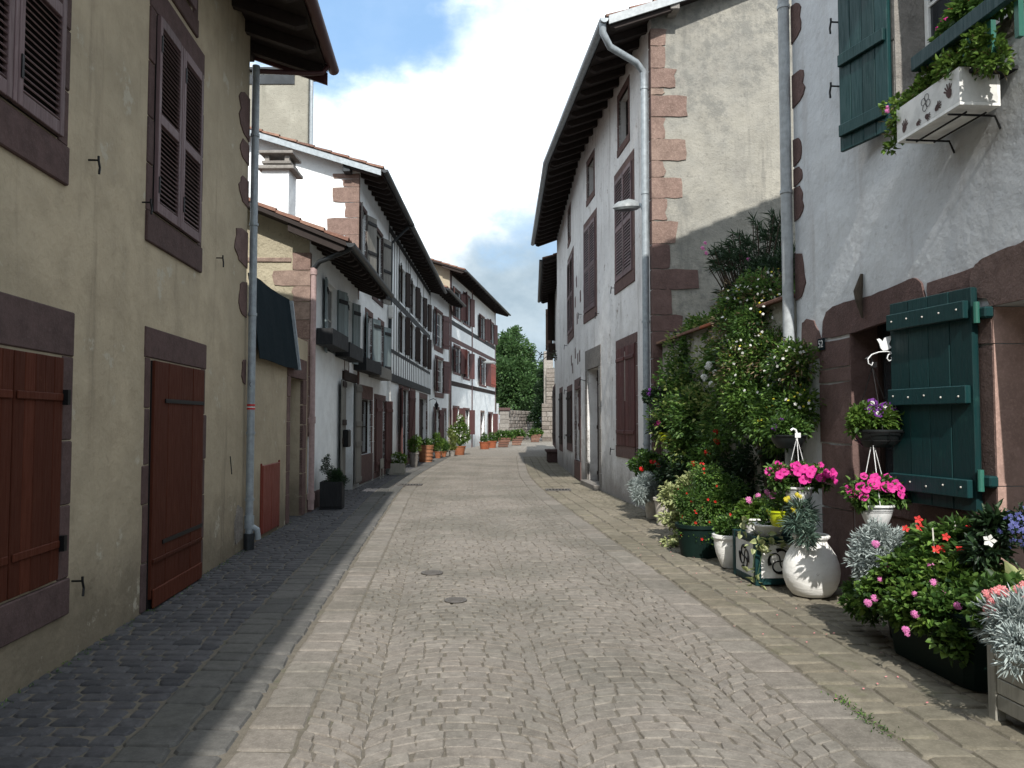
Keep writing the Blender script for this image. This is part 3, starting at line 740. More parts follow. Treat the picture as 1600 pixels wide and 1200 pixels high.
# louvred upper windows
for (xl, xr, ytr, ybr, ybl, n2) in ((30, 103, -330, 215, 0, 2), (286, 316, 112, 380, 0, 2)):
    uR = Uu(F1, xr, ybr, .06); uL = Uu(F1, xl, ybr, .06); wl = uR - uL; zb = Zz(F1, xr, ybr, .06)
    zt = Zz(F1, 316, 112, .06)
    W2 = 2 * wl + 0.06
    surround(F1, (uR - W2 - .01, zb - .02, uR + .01, zt + .02), 0.13, h, courses=4, ws=.26, wt=.26)
    put('window_recess', fbox(F1, uR - W2, uR, 0.002, .016, zb, zt), 'dark_inside', h)
    put('meeting_post', fbox(F1, uR - wl - .05, uR - wl - .01, .02, .05, zb, zt, ch=.004), 'louvre_paint', h)
    for q in (0, 1):
        louvred(Sub(F1.P(uR - wl - q * (wl + .06), .014, 0), F1.U, F1.N), wl, zb, zt, h, mids=(0.48,), pitch=.040, frame=.055)
# attic opening above
uR = Uu(F1, 307, 60); zb = Zz(F1, 307, 60)
surround(F1, (uR - 1.0, zb + .18, uR - .14, zb + 1.2), 0.14, h, courses=2, ws=.18)
louvred(Sub(F1.P(uR - .98, .02, 0), F1.U, F1.N), .80, zb + .2, zb + 1.15, h)
# corner stones showing through the render
for (x0, x1, y0, y1) in ((373, 386, 128, 200), (373, 386, 206, 240), (373, 386, 266, 310), (366, 386, 345, 405), (372, 386, 432, 490), (377, 386, 560, 600)):
    a0, z1 = F1.px(x0, y0); _, z0 = F1.px(x0, y1); a0 = min(a0, F1.L - .08)
    lobe(F1, F1.L + .003, F1.L - a0, z0, z1, h, 'dark_pink_stone')
ragged(F1, [(F1.L - .36, .12), (F1.L - .40, .40), (F1.L - .26, .58), (F1.L - .06, .52), (F1.L - .04, .15)], -.03, .015, h, 'rubble')
for x, y in ((138, 250), (222, 316), (338, 403), (112, 908)): hook(F1, *F1.px(x, y), h)
m = MB().tube([F1.P(Uu(F1, 357, 715), .02, Zz(F1, 357, 713)), F1.P(Uu(F1, 357, 715), .04, Zz(F1, 357, 741))], .006, 6); put('iron_hook', m, 'black_iron', h)
# downpipe with way mark
b0 = F1.P(F1.L + .02, 0.075, 0)
pipe([tuple(F1.P(F1.L + .36, .93, 6.34)), tuple(F1.P(F1.L + .34, .86, 6.24)), tuple(F1.P(F1.L + .28, .72, 6.20)), tuple(b0 + Vector((.02, 0.02, 6.10)))], .032, h, 'gutter_red', name='eave_pipe')
pp = pipe([tuple(b0 + Vector((0, 0, 6.16))), tuple(b0 + Vector((0, 0, .18)))], .048, h, 'pipe_grey', rings=(5.25, 4.1, 2.95, 1.45, .62))
put('pipe_boot', MB().tube([b0 + Vector((0, 0, 0)), b0 + Vector((0, 0, .20))], .066, 12), 'gutter_dark', pp)
put('pipe_branch', MB().tube([b0 + Vector((0, 0, .30)), b0 + Vector((.09, .03, .24)), b0 + Vector((.10, .04, .12))], .04, 10), 'pipe_grey', pp, smooth=True)
put('pipe_collar', MB().tube([b0 + Vector((0, 0, .26)), b0 + Vector((0, 0, .42))], .060, 12), 'pipe_grey', pp, smooth=True)
for k_, (z, hh, mt) in enumerate(((1.745, .022, 'red_mark'), (1.767, .012, 'white_mark'), (1.79, .022, 'red_mark'))):
    put('way_mark', MB().tube([b0 + Vector((0, 0, z)), b0 + Vector((0, 0, z + hh))], .0505, 14), mt, pp)
m = MB()
dc = b0 + Vector((.012, -.049, 2.06))
for a1, a2 in (((0, .03), (-.022, 0)), ((-.022, 0), (0, -.03))): m.tube([dc + Vector((a1[0], 0, a1[1])), dc + Vector((a2[0], 0, a2[1]))], .0028, 5)
put('chevron_mark', m, 'black_iron', pp)

# ---- low yard wall with a red hatch, a dark doorway and a slate-grey sheet over it
FY = Frame((-3.37, 9.98), (-3.60, 13.95), 1)
y = thing('yard_wall', 'low beige rendered wall between the near house and the white house, red hatch and dark doorway in it', 'wall', (-3.5, 12, 0))
da, db = Uu(FY, 452, 700), Uu(FY, 472, 700); dz = Zz(FY, 452, 588)
wall(FY, 0, FY.L, -.05, 2.95, [(da, -.05, db, dz)], 'beige_plaster', y, deep=.35)
put('wall_top', fbox(FY, 0, FY.L, -.3, 0.0, 2.951, 2.99), 'beige_plaster', y)
dd = doorfill(FY, (da, 0, db, dz), y, 'timber_brown', d=-.3)
surround(FY, (da, 0, db, dz), .28, y, 'dark_pink_stone', courses=6, wt=.34, sill=False, wl=.22)
ha, hb = Uu(FY, 407, 780), Uu(FY, 434, 780); hz = Zz(FY, 407, 728)
for q in (0, 1):
    w2 = (hb - ha) / 2; put('hatch_door', fbox(FY, ha + q * w2 + .006, ha + (q + 1) * w2 - .006, .0, .03, .06, hz, ch=.006), 'red_door', y)
put('hatch_frame', MB().add(*(lambda m: (m.v, m.f))(FY.box(FY.box(MB(), ha - .03, ha, -.01, .02, .04, hz + .03), hb, hb + .03, -.01, .02, .04, hz + .03))), 'red_door', y)
c = thing('roof_sheet', 'dark slate-grey sheet hung over the yard wall beside the stone corner', 'awning', (-3.6, 12, 2.6))
pA, pB = FY.px(398, 545), FY.px(457, 566); pC = FY.px(463, 470)
m = MB(); 
for i in range(7):
    for j in range(5): pass
nn = 8; vs = []
for i in range(nn + 1):
    u = pA[0] - .1 + (pB[0] - pA[0] + .1) * i / nn
    for j in range(5):
        z0 = 2.42; z = z0 + (3.55 - z0) * j / 4; vs.append(FY.P(u + .02 * j / 4, .10 - .17 * j / 4 + .006 * math.sin(i * 2.1 + j), z + .01 * math.sin(i)))
m.add(vs, [(i * 5 + j, (i + 1) * 5 + j, (i + 1) * 5 + j + 1, i * 5 + j + 1) for i in range(nn) for j in range(4)])
o = put('sheet', m, 'slate', c); md = o.modifiers.new('thickness', 'SOLIDIFY'); md.thickness = .012
put('sheet_rim', MB().box(FY.P(pB[0] + .03, .01, 2.98), FY.U * .03, FY.N * .05 - FY.Z * .0, FY.Z * .56 - FY.N * .07), 'pipe_grey', c)

# ---- small white house with pebble-rendered gable
F2 = Frame((-3.60, 14.0), (-3.745, 19.15), 1)
h = thing('terraced_house', 'small low white house with a pebble-rendered gable, pink corner stones and open pale shutters', 'house', (-3.7, 16, 0))
zE2 = 4.92
gu = lambda x, y: Uu(F2, x, y)
w1 = F2.rect(510, 432, 526, 520); w1 = (w1[0], 2.98, w1[2], 4.35); w2 = (Uu(F2, 541), 2.98, Uu(F2, 549), 4.35)
dz = Zz(F2, 537, 594); dr = (Uu(F2, 537), 0, Uu(F2, 552.5), dz)
sw = F2.rect(538, 553, 545, 583)
wall(F2, 0, F2.L, -.05, zE2, [w1, w2, (dr[0], -.05, dr[2], dr[3])], 'white_plaster', h)
gable(F2, 0, 7, -.05, zE2, math.radians(22), 'pebble_render', h); gable(F2, F2.L, 7, -.05, zE2, math.radians(22), 'white_plaster', h)
put('plinth', fbox(F2, 0.0, dr[0] - .25, -.02, .02, -.05, .32, ch=.01), 'dark_pink_stone', h)
roof(F2, 0, F2.L, zE2, .72, math.radians(22), 7, h, verge=(.42, .12), rafters=.45)
for r, in ((w1,), (w2,)):
    glazing(F2, r, h, cols=1, rows=2)
for (r, wv) in ((w1, .42), (w2, .38)):
    planked(leaf_frame(F2, r[0], .01, -1, 8), wv, r[1] - .05, r[3], h, 'pale_shutter', n=3, battens=(.14, .84), bmat='black_timber')
    planked(leaf_frame(F2, r[2], .01, 1, 16), wv, r[1] - .05, r[3], h, 'pale_shutter', n=3, battens=(.14, .84), bmat='black_timber')
glazing(F2, (sw[0], sw[1], sw[2], sw[3]), h, d=-.04, mat='timber_oxblood', cols=1, rows=1, name='small_window')
put('door_lintel', fbox(F2, dr[0] - .2, dr[2] + .25, -.02, .05, dr[3], dr[3] + .2, ch=.01), 'timber_brown', h)
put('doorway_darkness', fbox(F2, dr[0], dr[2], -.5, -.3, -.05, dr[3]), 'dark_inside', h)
planked(leaf_frame(F2, dr[0], .03, -1, 4), .72, .32, dr[3] - .02, h, 'grey_wood', n=4, battens=(.02, .40, .58, .96), bmat='timber_brown', name='door_leaf', bat_h=.12)
planked(leaf_frame(F2, dr[2], .03, 1, 4), .62, .12, dr[3] - .02, h, 'grey_wood', n=4, battens=(.04, .40, .60, .95), bmat='grey_wood', name='door_leaf', bat_h=.12)
put('letter_box', fbox(F2, dr[0] - .62, dr[0] - .28, .10, .22, 1.05, 1.42, ch=.02), 'black_iron', h)
# gable stones (they turn the corner)
GF = Sub(F2.P(0, 0, 0), -F2.N, -F2.U)         # the gable as a frame facing the camera, u runs away from the street
yb = [368, 402, 430, 455, 480, 505, 532, 560, 600]
z = 4.60; widths = [.32, .62, .30, .72, .36, .30, .66, .32, .6, .34]
for i, wv in enumerate(widths):
    hh = rng.uniform(.26, .40); put('quoin', ragged_box(GF, -.018, wv, z - hh + .006, z - .006), 'pink_stone', h); z -= hh
put('cross_course', GF.box(MB(), .32, 1.1, -.02, .025, 4.42, 4.50, ch=.01), 'pink_stone', h)
b0 = F2.P(.02, .07, 0)
pp = pipe([tuple(F2.P(-.30, .80, zE2 - .29)), tuple(F2.P(-.28, .72, zE2 - .34)), tuple(F2.P(-.05, .18, zE2 - .50)), tuple(b0 + Vector((0, 0, zE2 - .62)))], .045, h, 'gutter_dark')
put('drainpipe', MB().tube([b0 + Vector((0, 0, zE2 - .62)), b0 + Vector((0, 0, .05))], .052, 12), 'pipe_pink', h, smooth=True)
for z in (.28, 1.62, zE2 - .66): put('pipe_collar', MB().tube([b0 + Vector((0, 0, z - .06)), b0 + Vector((0, 0, z + .06))], .066, 12), 'pipe_pink', h, smooth=True)
def flower_box(fr, u0, u1, z0, hgt, dep, mat, label, group=None, name='window_box', d0=.02, trim=None):
    o = thing(name, label, 'flower box', tuple(fr.P((u0 + u1) / 2, d0, z0)), group)
    m = MB(); t = .022
    fr.box(m, u0, u1, d0, d0 + dep, z0, z0 + t); fr.box(m, u0, u1, d0, d0 + t, z0 + t + .001, z0 + hgt); fr.box(m, u0, u1, d0 + dep - t, d0 + dep, z0 + t + .001, z0 + hgt)
    fr.box(m, u0, u0 + t, d0 + t + .001, d0 + dep - t - .001, z0 + t + .001, z0 + hgt); fr.box(m, u1 - t, u1, d0 + t + .001, d0 + dep - t - .001, z0 + t + .001, z0 + hgt)
    put('box', m, mat, o); put('soil', fbox(fr, u0 + t + .002, u1 - t - .002, d0 + t + .002, d0 + dep - t - .002, z0 + t + .002, z0 + hgt - .04), 'soil', o)
    return o
def shelfbox(fr, x0, x1, y0, y1, mat, label, dep=.30):
    u0, zt = fr.px(x0, y0, dep); u1, zb = fr.px(x1, y1, dep)
    uu = sorted((u0, fr.px(x1, y1, dep)[0])); return flower_box(fr, uu[0], max(uu[1], uu[0] + .4), min(zt, zb), .30, dep, mat, label, 'black flower boxes under the windows of the white houses')
shelfbox(F2, 518, 543, 538, 538, 'black_timber', 'empty black flower box under the first upper window of the small white house')
shelfbox(F2, 545, 566, 557, 557, 'black_timber', 'black flower box under the second upper window of the small white house')

# chimney of the small house
ch = thing('chimney', 'white rendered chimney with two flat capping slabs behind the small tiled roof', 'chimney', (-4.75, 16.0, 5.2))
cx0 = atY(436, 300, 16.0)
m = MB().box((cx0.x, 16.0, 5.9), (.27, 0, 0), (0, .27, 0), (0, 0, .75)); put('stack', m, 'white_plaster', ch)
put('cap_slab', MB().box((cx0.x + .02, 16.0, 6.68), (.37, 0, 0), (0, .37, 0), (0, 0, .035), ch=.008), 'grey_stone', ch)
for sx in (-1, 1):
    for sy in (-1, 1): put('cap_pillar', MB().box((cx0.x + .02 + sx * .2, 16.0 + sy * .2, 6.84), (.045, 0, 0), (0, .045, 0), (0, 0, .125)), 'grey_stone', ch)
put('cap_slab', MB().box((cx0.x + .02, 16.0, 6.80), (.29, 0, 0), (0, .29, 0), (0, 0, .03), ch=.008), 'grey_stone', ch)
put('cap_slab', MB().box((cx0.x + .02, 16.0, 6.995), (.34, 0, 0), (0, .34, 0), (0, 0, .03), ch=.008), 'grey_stone', ch)

# ---- tall white house
F3 = Frame((-3.75, 19.17), (-3.765, 24.0), 1); zE3 = 7.78
h = thing('terraced_house', 'tall white house with pink quoins on a bright blank gable and a brown shopfront', 'house', (-3.9, 21, 0))
def pr(fr, x0, x1, y0, y1): r = fr.rect(x0, y0, x1, y1); return r
wa = (Uu(F3, 563, 350), 5.0, Uu(F3, 572, 350), 6.9); wb = (Uu(F3, 583, 400), 5.0, Uu(F3, 597, 400), 6.9)
wc = (Uu(F3, 571), 3.0, Uu(F3, 580), 4.35); wd = (Uu(F3, 591), 3.0, Uu(F3, 598), 4.35)
sh = (Uu(F3, 565), .75, Uu(F3, 580), Zz(F3, 565, 623)); s2 = (Uu(F3, 586), .2, Uu(F3, 601), Zz(F3, 590, 625))
wall(F3, 0, F3.L, -.05, zE3, [wa, wb, wc, wd, sh, s2], 'white_plaster', h)
gable(F3, 0, 9, -.05, zE3, math.radians(17), 'white_plaster', h); gable(F3, F3.L, 9, -.05, zE3, math.radians(17), 'white_plaster', h)
roof(F3, 0, F3.L + .2, zE3, .62, math.radians(17), 9, h, verge=(.35, -.02), rafters=.5)
put('verge_board', MB().prism([F3.P(-.36, d, z) for d, z in [(.60, 7.64), (.60, 7.50), (-4.5, 9.06), (-4.5, 9.20)]], F3.U * 0.03), 'pipe_grey', h)
GF = Sub(F3.P(0, 0, 0), -F3.N, -F3.U); z = 7.66
for i, wv in enumerate([.62, .36, .60, .34, .74, .34, .62, .36, .6]):
    hh = [.14, .2, .38, .38, .42, .42, .4, .36, .4][i]; put('quoin', ragged_box(GF, -.015, wv, z - hh + .006, z - .006), 'pink_stone', h); z -= hh
put('roof_beam', GF.box(MB(), .16, .34, -.1, .28, 7.62, 7.80, ch=.01), 'gutter_dark', h)
for r in (wa, wb, wc, wd, s2): glazing(F3, r, h, cols=1, rows=3, mat='timber_brown'); 
glazing(F3, sh, h, cols=2, rows=2, mat='timber_brown')
for r in (wa, wb):
    surround(F3, r, .12, h, 'brown_stone'); planked(leaf_frame(F3, r[2], .02, 1, 18), .5, r[1], r[3], h, 'grey_wood', n=3, battens=(.1, .5, .9), bmat='black_timber'); planked(leaf_frame(F3, r[0], .02, -1, 12), .45, r[1], r[3], h, 'black_timber', n=3)
for r in (wc, wd):
    surround(F3, r, .16, h, 'dark_pink_stone'); planked(leaf_frame(F3, r[2], .02, 1, 14), .5, r[1], r[3], h, 'pale_shutter', n=3, bmat='black_timber'); planked(leaf_frame(F3, r[0], .02, -1, 10), .42, r[1], r[3], h, 'pale_shutter', n=3, bmat='black_timber')
surround(F3, sh, .22, h, 'dark_pink_stone', wt=.35, ws=.7); surround(F3, s2, .16, h, 'dark_pink_stone', courses=5)
planked(leaf_frame(F3, s2[0], .03, 1, 3), (s2[2] - s2[0]) * .46, s2[1], s2[3], h, 'timber_oxblood', n=3); planked(leaf_frame(F3, s2[2], .03, 1, 14), .5, s2[1], s2[3], h, 'timber_oxblood', n=3)
put('corner_strip', fbox(F3, .02, .16, -.02, .03, .2, 4.4), 'dark_pink_stone', h)
ns = Uu(F3, 588, 728)
s_ = thing('notice_board', 'small pale notice board leaning by the brown shopfront of the tall white house', 'sign', tuple(F3.P(ns, .12, 0)))
put('board', fbox(F3, ns, ns + .5, .10, .13, .28, .55, ch=.005), 'planter_grey', s_)
for q in (.04, .46): put('leg', fbox(F3, ns + q - .015, ns + q + .015, .105, .125, 0, .28), 'planter_grey', s_)
shelfbox(F3, 571, 595, 578, 578, 'black_timber', 'black flower box with terracotta edge under the near window of the tall white house')
shelfbox(F3, 593, 611, 589, 589, 'grey_wood', 'grey weathered flower box at the far window of the tall white house')
pipe([tuple(F3.P(F3.L - .05, .6, 7.5)), tuple(F3.P(F3.L - .08, .1, 7.0)), tuple(F3.P(F3.L - .08, .07, 3.2))], .045, h, 'gutter_dark')
put('drainpipe', MB().tube([F3.P(F3.L - .05, .06, 3.2), F3.P(F3.L - .05, .06, .02)], .04, 10), 'white_paint', h, smooth=True)
put('pipe_box', fbox(F3, F3.L - .2, F3.L - .02, .02, .16, 4.7, 5.1, ch=.03), 'white_paint', h)

# ---- grey tower-like house behind
t = thing('rendered_tower', 'tall grey rendered block with a drainpipe rising behind the roofs on the left', 'house', (-7.6, 24, 0))
q0 = atY(397, 200, 23.0); q1 = atY(481, 200, 23.0); zt = atY(470, 112, 23).z
put('wall', MB().box(((q0.x - 2.5 + q1.x) / 2, 23.3, zt / 2), ((q1.x - q0.x + 2.5) / 2, 0, 0), (0, .3, 0), (0, 0, zt / 2), ch=.02), 'grey_render', t)
put('roof_edge', MB().box(((q0.x - 2.5 + q1.x) / 2 + .03, 23.3, zt + .05), ((q1.x - q0.x + 2.5) / 2 + .08, 0, 0), (0, .42, 0), (0, 0, .05), ch=.02), 'gutter_dark', t)
put('upper_window', MB().box((q1.x - 1.15, 23.0, zt - .24), (.75, 0, 0), (0, .03, 0), (0, 0, .14)), 'window_glass', t)
put('drainpipe', MB().tube([(q1.x + .07, 23.1, zt), (q1.x + .07, 23.1, 6)], .055, 10), 'pipe_grey', t)

# ---- half-timbered house
F4 = Frame((-3.768, 24.02), (-3.80, 36.7), 1); zE4 = 7.75
h = thing('half_timbered_house', 'long half-timbered house with close-set dark studs on white and rows of brown shutters', 'house', (-3.9, 30, 0))
zb4 = Zz(F4, 640, 600.5); L4 = F4.L
g1 = (Uu(F4, 624), .25, Uu(F4, 638), Zz(F4, 624, 606)); g2 = (Uu(F4, 656), 0, Uu(F4, 667), Zz(F4, 658, 622))
ups = [(Uu(F4, x0), Uu(F4, x1)) for x0, x1 in ((624, 632), (641, 648), (654, 660), (663.5, 667.5))]
zA = Zz(F4, 628, 552); zB = Zz(F4, 628, 490); zC = Zz(F4, 628, 474); zD = Zz(F4, 628, 418)
holes = [(a, zA, b, zB) for a, b in ups] + [(a, zC, b, min(zD, 7.3)) for a, b in ups]
wall(F4, 0, L4, -.05, zE4, holes + [g1, (g2[0], -.05, g2[2], g2[3])], 'white_plaster', h)
gable(F4, 0, 9, -.05, zE4, math.radians(17), 'white_plaster', h); gable(F4, L4, 9, -.05, zE4, math.radians(17), 'white_plaster', h)
roof(F4, 0, L4, zE4, .62, math.radians(17), 9, h, verge=(-.03, .1), rafters=.6)
put('bottom_beam', fbox(F4, -.1, L4, -.02, .04, zb4 - .13, zb4 + .13, ch=.01), 'black_timber', h)
zm = (zB + zC) / 2
for z, th in ((zm, .11), (zE4 - .25, .1), (zA - .12, .06)): put('rail_beam', fbox(F4, 0, L4, -.02, .012, z - th, z + th, ch=.008), 'black_timber', h)
n = 22
for i in range(n + 1):
    u = .05 + (L4 - .1) * i / n; put('stud', fbox(F4, u - .055, u + .055, -.02, .008, zb4 + .131, zA - .181, ch=.006), 'black_timber', h)
    if not any(a - .12 < u < b + .12 for a, b in ups):
        put('stud', fbox(F4, u - .055, u + .055, -.02, .008, zA - .059, zm - .111, ch=.006), 'black_timber', h)
        put('stud', fbox(F4, u - .055, u + .055, -.02, .008, zm + .111, zE4 - .351, ch=.006), 'black_timber', h)
for r in holes:
    glazing(F4, r, h, cols=2, rows=3, mat='timber_brown'); hz = r[3] - r[1]; wv = min(.42, (r[2] - r[0]) * .5)
    planked(leaf_frame(F4, r[2], .02, 1, 15), wv, r[1], r[3], h, 'timber_brown', n=3, battens=(.1, .9), brace=True, flip=True); planked(leaf_frame(F4, r[0], .02, -1, 8), wv, r[1], r[3], h, 'timber_brown', n=3, battens=(.1, .9), brace=True)
glazing(F4, g1, h, cols=2, rows=3, mat='timber_brown'); surround(F4, g1, .2, h, 'dark_pink_stone', courses=5)
for side, u in ((-1, g1[0]), (1, g1[2])): planked(leaf_frame(F4, u, .03, side, 14), .6, g1[1], g1[3], h, 'timber_oxblood', n=3, battens=(.12, .88), brace=True)
doorfill(F4, g2, h, 'timber_brown'); surround(F4, g2, .22, h, 'dark_pink_stone', courses=6, sill=False)
ua, ub = Uu(F4, 640.5), Uu(F4, 648)
for i in range(8): put('surround_stone', fbox(F4, ua, ub, -.02, .03, i * .37 + .01, i * .37 + .355, ch=.01), 'pink_stone' if i % 3 == 2 else 'dark_pink_stone', h)
lt = thing('wall_lantern', 'small black lantern on a bracket beside the door of the half-timbered house', 'lantern', tuple(F4.P(L4 - .3, .3, 2.6)))
lz = Zz(F4, 669, 632); put('bracket', MB().tube([F4.P(L4 - .35, 0, lz + .2), F4.P(L4 - .35, .2, lz + .28), F4.P(L4 - .35, .34, lz + .2)], .015, 6), 'black_iron', lt)
lc = F4.P(L4 - .35, .34, 0); put('lantern_body', MB().lathe([(.04, lz - .22), (.10, lz - .02), (.10, lz), (.03, lz + .1), (0, lz + .2)], (lc.x, lc.y, 0), 6), 'black_iron', lt)

# ---- narrow white house
F5 = Frame((-3.79, 36.75), (-3.36, 42.0), 1); zE5 = 7.95
h = thing('terraced_house', 'narrow white house with oxblood shutters between the half-timbered and three-storey houses', 'house', (-3.7, 39.5, 0))
r1 = F5.rect(679, 490, 691, 536); r2 = F5.rect(680, 560, 692, 611); r3 = (Uu(F5, 678), .4, Uu(F5, 686), Zz(F5, 680, 640)); r4 = (Uu(F5, 691), 0, Uu(F5, 697), Zz(F5, 692, 642))
r1 = (r1[0], 5.25, r1[2], 6.95); r2 = (r2[0], 3.0, r2[2], 4.65)
wall(F5, 0, F5.L, -.05, zE5, [r1, r2, r3, (r4[0], -.05, r4[2], r4[3])], 'white_plaster', h)
gable(F5, 0, 9, -.05, zE5, math.radians(17), 'dim_cream', h); gable(F5, F5.L, 9, -.05, zE5, math.radians(17), 'white_plaster', h)
roof(F5, 0, F5.L, zE5, .75, math.radians(17), 9, h, verge=(.1, .3), rafters=.6)
for r in (r1, r2, r3): glazing(F5, r, h, cols=2, rows=3); surround(F5, r, .14, h, 'dark_pink_stone', ws=.25)
for r in (r1, r2): planked(leaf_frame(F5, r[2], .03, 1, 16), .75, r[1], r[3], h, 'oxblood', n=4); planked(leaf_frame(F5, r[0], .03, -1, 16), .6, r[1], r[3], h, 'oxblood', n=4)
for u, s_ in ((r3[0], -1), (r3[2], 1)): planked(leaf_frame(F5, u, .03, s_, 15), .5, r3[1], r3[3], h, 'oxblood', n=3)
doorfill(F5, r4, h, 'timber_oxblood'); surround(F5, r4, .15, h, 'dark_pink_stone', sill=False)

# ---- three-storey house at the bend
F6 = Frame((-3.32, 42.05), (-1.20, 58.3), 1); zE6 = 9.75
h = thing('three_storey_house', 'white three-storey house at the bend with dark red timber frame and many red shutters', 'house', (-2.4, 50, 0))
def r6(x0, x1, yt, yb): a, zt = F6.px(x0, yt); b, zb = F6.px(x1, yb); return (a, zb, b, zt)
H6 = [r6(708, 719, 450, 500), r6(724, 734, 458, 510), r6(749, 757, 492, 532), r6(762, 771, 500, 538),
      r6(709, 719, 540, 584), r6(724, 733, 548, 592), r6(749, 759, 559, 603),
      r6(708, 717, 637, 677), r6(724, 733, 640, 679), r6(763, 770, 646, 680)]
dz6 = r6(751, 756.5, 644, 691); dz6 = (dz6[0], -.05, dz6[2], dz6[3])
wall(F6, 0, F6.L, -.05, zE6, H6 + [dz6], 'white_plaster', h)
gable(F6, 0, 9, -.05, zE6, math.radians(16), 'dim_cream', h); gable(F6, F6.L, 9, -.05, zE6, math.radians(16), 'white_plaster', h)
roof(F6, 0, F6.L, zE6, .9, math.radians(18), 9, h, verge=(.6, .7), rafters=.7)
def z6(x, y): return Zz(F6, x, y)
for z, mt in ((z6(720, 512), 'black_timber'), (z6(720, 537), 'timber_oxblood'), (z6(720, 602), 'timber_brown'), (zE6 - .15, 'timber_brown')):
    put('rail_beam', fbox(F6, .02, F6.L - .02, -.02, .015, z - .13, z + .13, ch=.01), mt, h)
for x, wv in ((703.8, .22), (737.5, .16), (773.6, .12)):
    u = min(F6.L - .15, max(.18, Uu(F6, x))); put('corner_post', fbox(F6, u - wv, u + wv, -.02, .02, -.05, zE6, ch=.01), 'timber_oxblood', h)
for i, r in enumerate(H6):
    mt = 'oxblood' if i > 3 else 'timber_brown'; glazing(F6, r, h, cols=2, rows=3, mat=mt)
    surround(F6, r, .12, h, 'dark_pink_stone' if i > 6 else 'timber_oxblood', courses=2); wv = min(.62, (r[2] - r[0]) * .5)
    for u, s_ in ((r[0], -1), (r[2], 1)): planked(leaf_frame(F6, u, .03, s_, 20 + 8 * math.sin(i * 3 + s_)), wv, r[1], r[3], h, ('oxblood' if i > 3 else 'timber_oxblood'), n=3, battens=(.1, .9), brace=True, flip=(s_ > 0))
ra = r6(763, 773, 566, 606); planked(Sub(F6.P(ra[0], .09, 0), F6.U, F6.N), ra[2] - ra[0] - .2, ra[1], ra[3], h, 'red_shutter', n=4, label='bright red shutter folded back flat against the wall')
doorfill(F6, (dz6[0], 0, dz6[2], dz6[3]), h, 'timber_oxblood'); surround(F6, dz6, .12, h, 'pink_stone', sill=False)
pu, pz = F6.px(723.5, 650, .1)
s_ = thing('house_plaque', 'small blue and white plaque between the ground floor windows of the three-storey house', 'sign', tuple(F6.P(pu, .1, pz)))
put('plate', fbox(F6, pu - .35, pu + .35, .08, .10, pz - .28, pz + .28, ch=.01), 'white_mark', s_); put('blue_field', fbox(F6, pu - .22, pu + .22, .101, .106, pz - .05, pz + .22), 'blue_mark', s_)
lu, lz = F6.px(748, 568)
s_ = thing('street_lamp', 'flat street lamp on the wall of the three-storey house at the bend', 'street lamp', tuple(F6.P(lu, 0, lz)))
put('bracket', MB().tube([F6.P(lu, 0, lz - .15), F6.P(lu, .5, lz + .05)], .03, 6), 'pipe_grey', s_); put('lamp_head', MB().lathe([(0, -.08), (.28, -.05), (.30, .02), (.15, .12), (0, .14)], tuple(F6.P(lu, .7, lz + .05)), 14, sx=1.5, sy=.8), 'lamp_grey', s_)

# ---- beyond the bend: gate pier, stone garden wall, ivy tower
gp = thing('gate_pier', 'stone gate pier with a flat cap next to the three-storey house', 'pillar', (-.75, 60.5, 0))
pa = atY(781, 640, 60.5).x; pb = atY(795, 640, 60.5).x; zt = atY(790, 637, 60.5).z
m = MB(); z = 0
while z < zt - .3:
    hh = rng.uniform(.3, .42); put('stone_block', MB().box(((pa + pb) / 2, 60.5, z + hh / 2), ((pb - pa) / 2 + rng.uniform(-.02, .02), 0, 0), (0, .4, 0), (0, 0, hh / 2 - .006), ch=.02), 'grey_stone', gp); z += hh
put('cap', MB().box(((pa + pb) / 2, 60.5, z + .12), ((pb - pa) / 2 + .12, 0, 0), (0, .5, 0), (0, 0, .11), ch=.03), 'brown_stone', gp)
gt = thing('garden_gate', 'narrow red gate standing beside the stone pier at the bend', 'gate', (-1.1, 60.3, 0))
for i in range(3): put('board', MB().box((pa - .15 - .18 * i, 60.2, 1.1), (.085, 0, 0), (0, .02, 0), (0, 0, 1.05), ch=.006), 'red_shutter', gt)
for z in (.4, 1.8): put('rail', MB().box((pa - .33, 60.24, z), (.28, 0, 0), (0, .02, 0), (0, 0, .06)), 'red_door', gt)
pc = thing('corner_downpipe', 'pale downpipe at the far corner of the three-storey house', 'drainpipe', tuple(F6.P(F6.L + .1, .1, 0)))
put('pipe', MB().tube([F6.P(F6.L + .12, .12, 0), F6.P(F6.L + .12, .12, 2.9)], .09, 8), 'pipe_light', pc)
def rubble_wall(P0, P1, z0, z1, thick, root, mat='rubble', hs=.34, ls=.62, top=0.0, nsing=300, name='stone'):
    fr = Frame(P0, P1, 1); fr2 = fr
    put('wall_core', fbox(fr, .02, fr.L - .02, -thick + .04, -.05, z0, z1 - .03), 'joint_sand', root)
    m = MB(); cnt = 0; z = z0
    while z < z1 - .05:
        hh = rng.uniform(.7, 1.25) * hs; hh = min(hh, z1 - z); u = 0
        while u < fr.L - .05:
            l = min(rng.uniform(.5, 1.4) * ls, fr.L - u); e = rng.uniform(-.03, .03)
            if cnt < nsing: put(name, fbox(fr, u + .012, u + l - .012, -thick, e, z + .01, z + hh - .01, ch=.035), mat, root)
            else: fr.box(m, u + .012, u + l - .012, -thick, e, z + .01, z + hh - .01, ch=.035)
            cnt += 1; u += l
        z += hh
    if m.v: put('stones', m, mat, root, kind='stuff')
wl_ = thing('stone_wall', 'long rubble stone garden wall running below the green tree at the end of the street', 'wall', (1, 66, 0))
rubble_wall((pb + .05, 60.6), (2.1, 70.0), -.05, 2.45, .5, wl_, hs=.26, ls=.5, nsing=120)
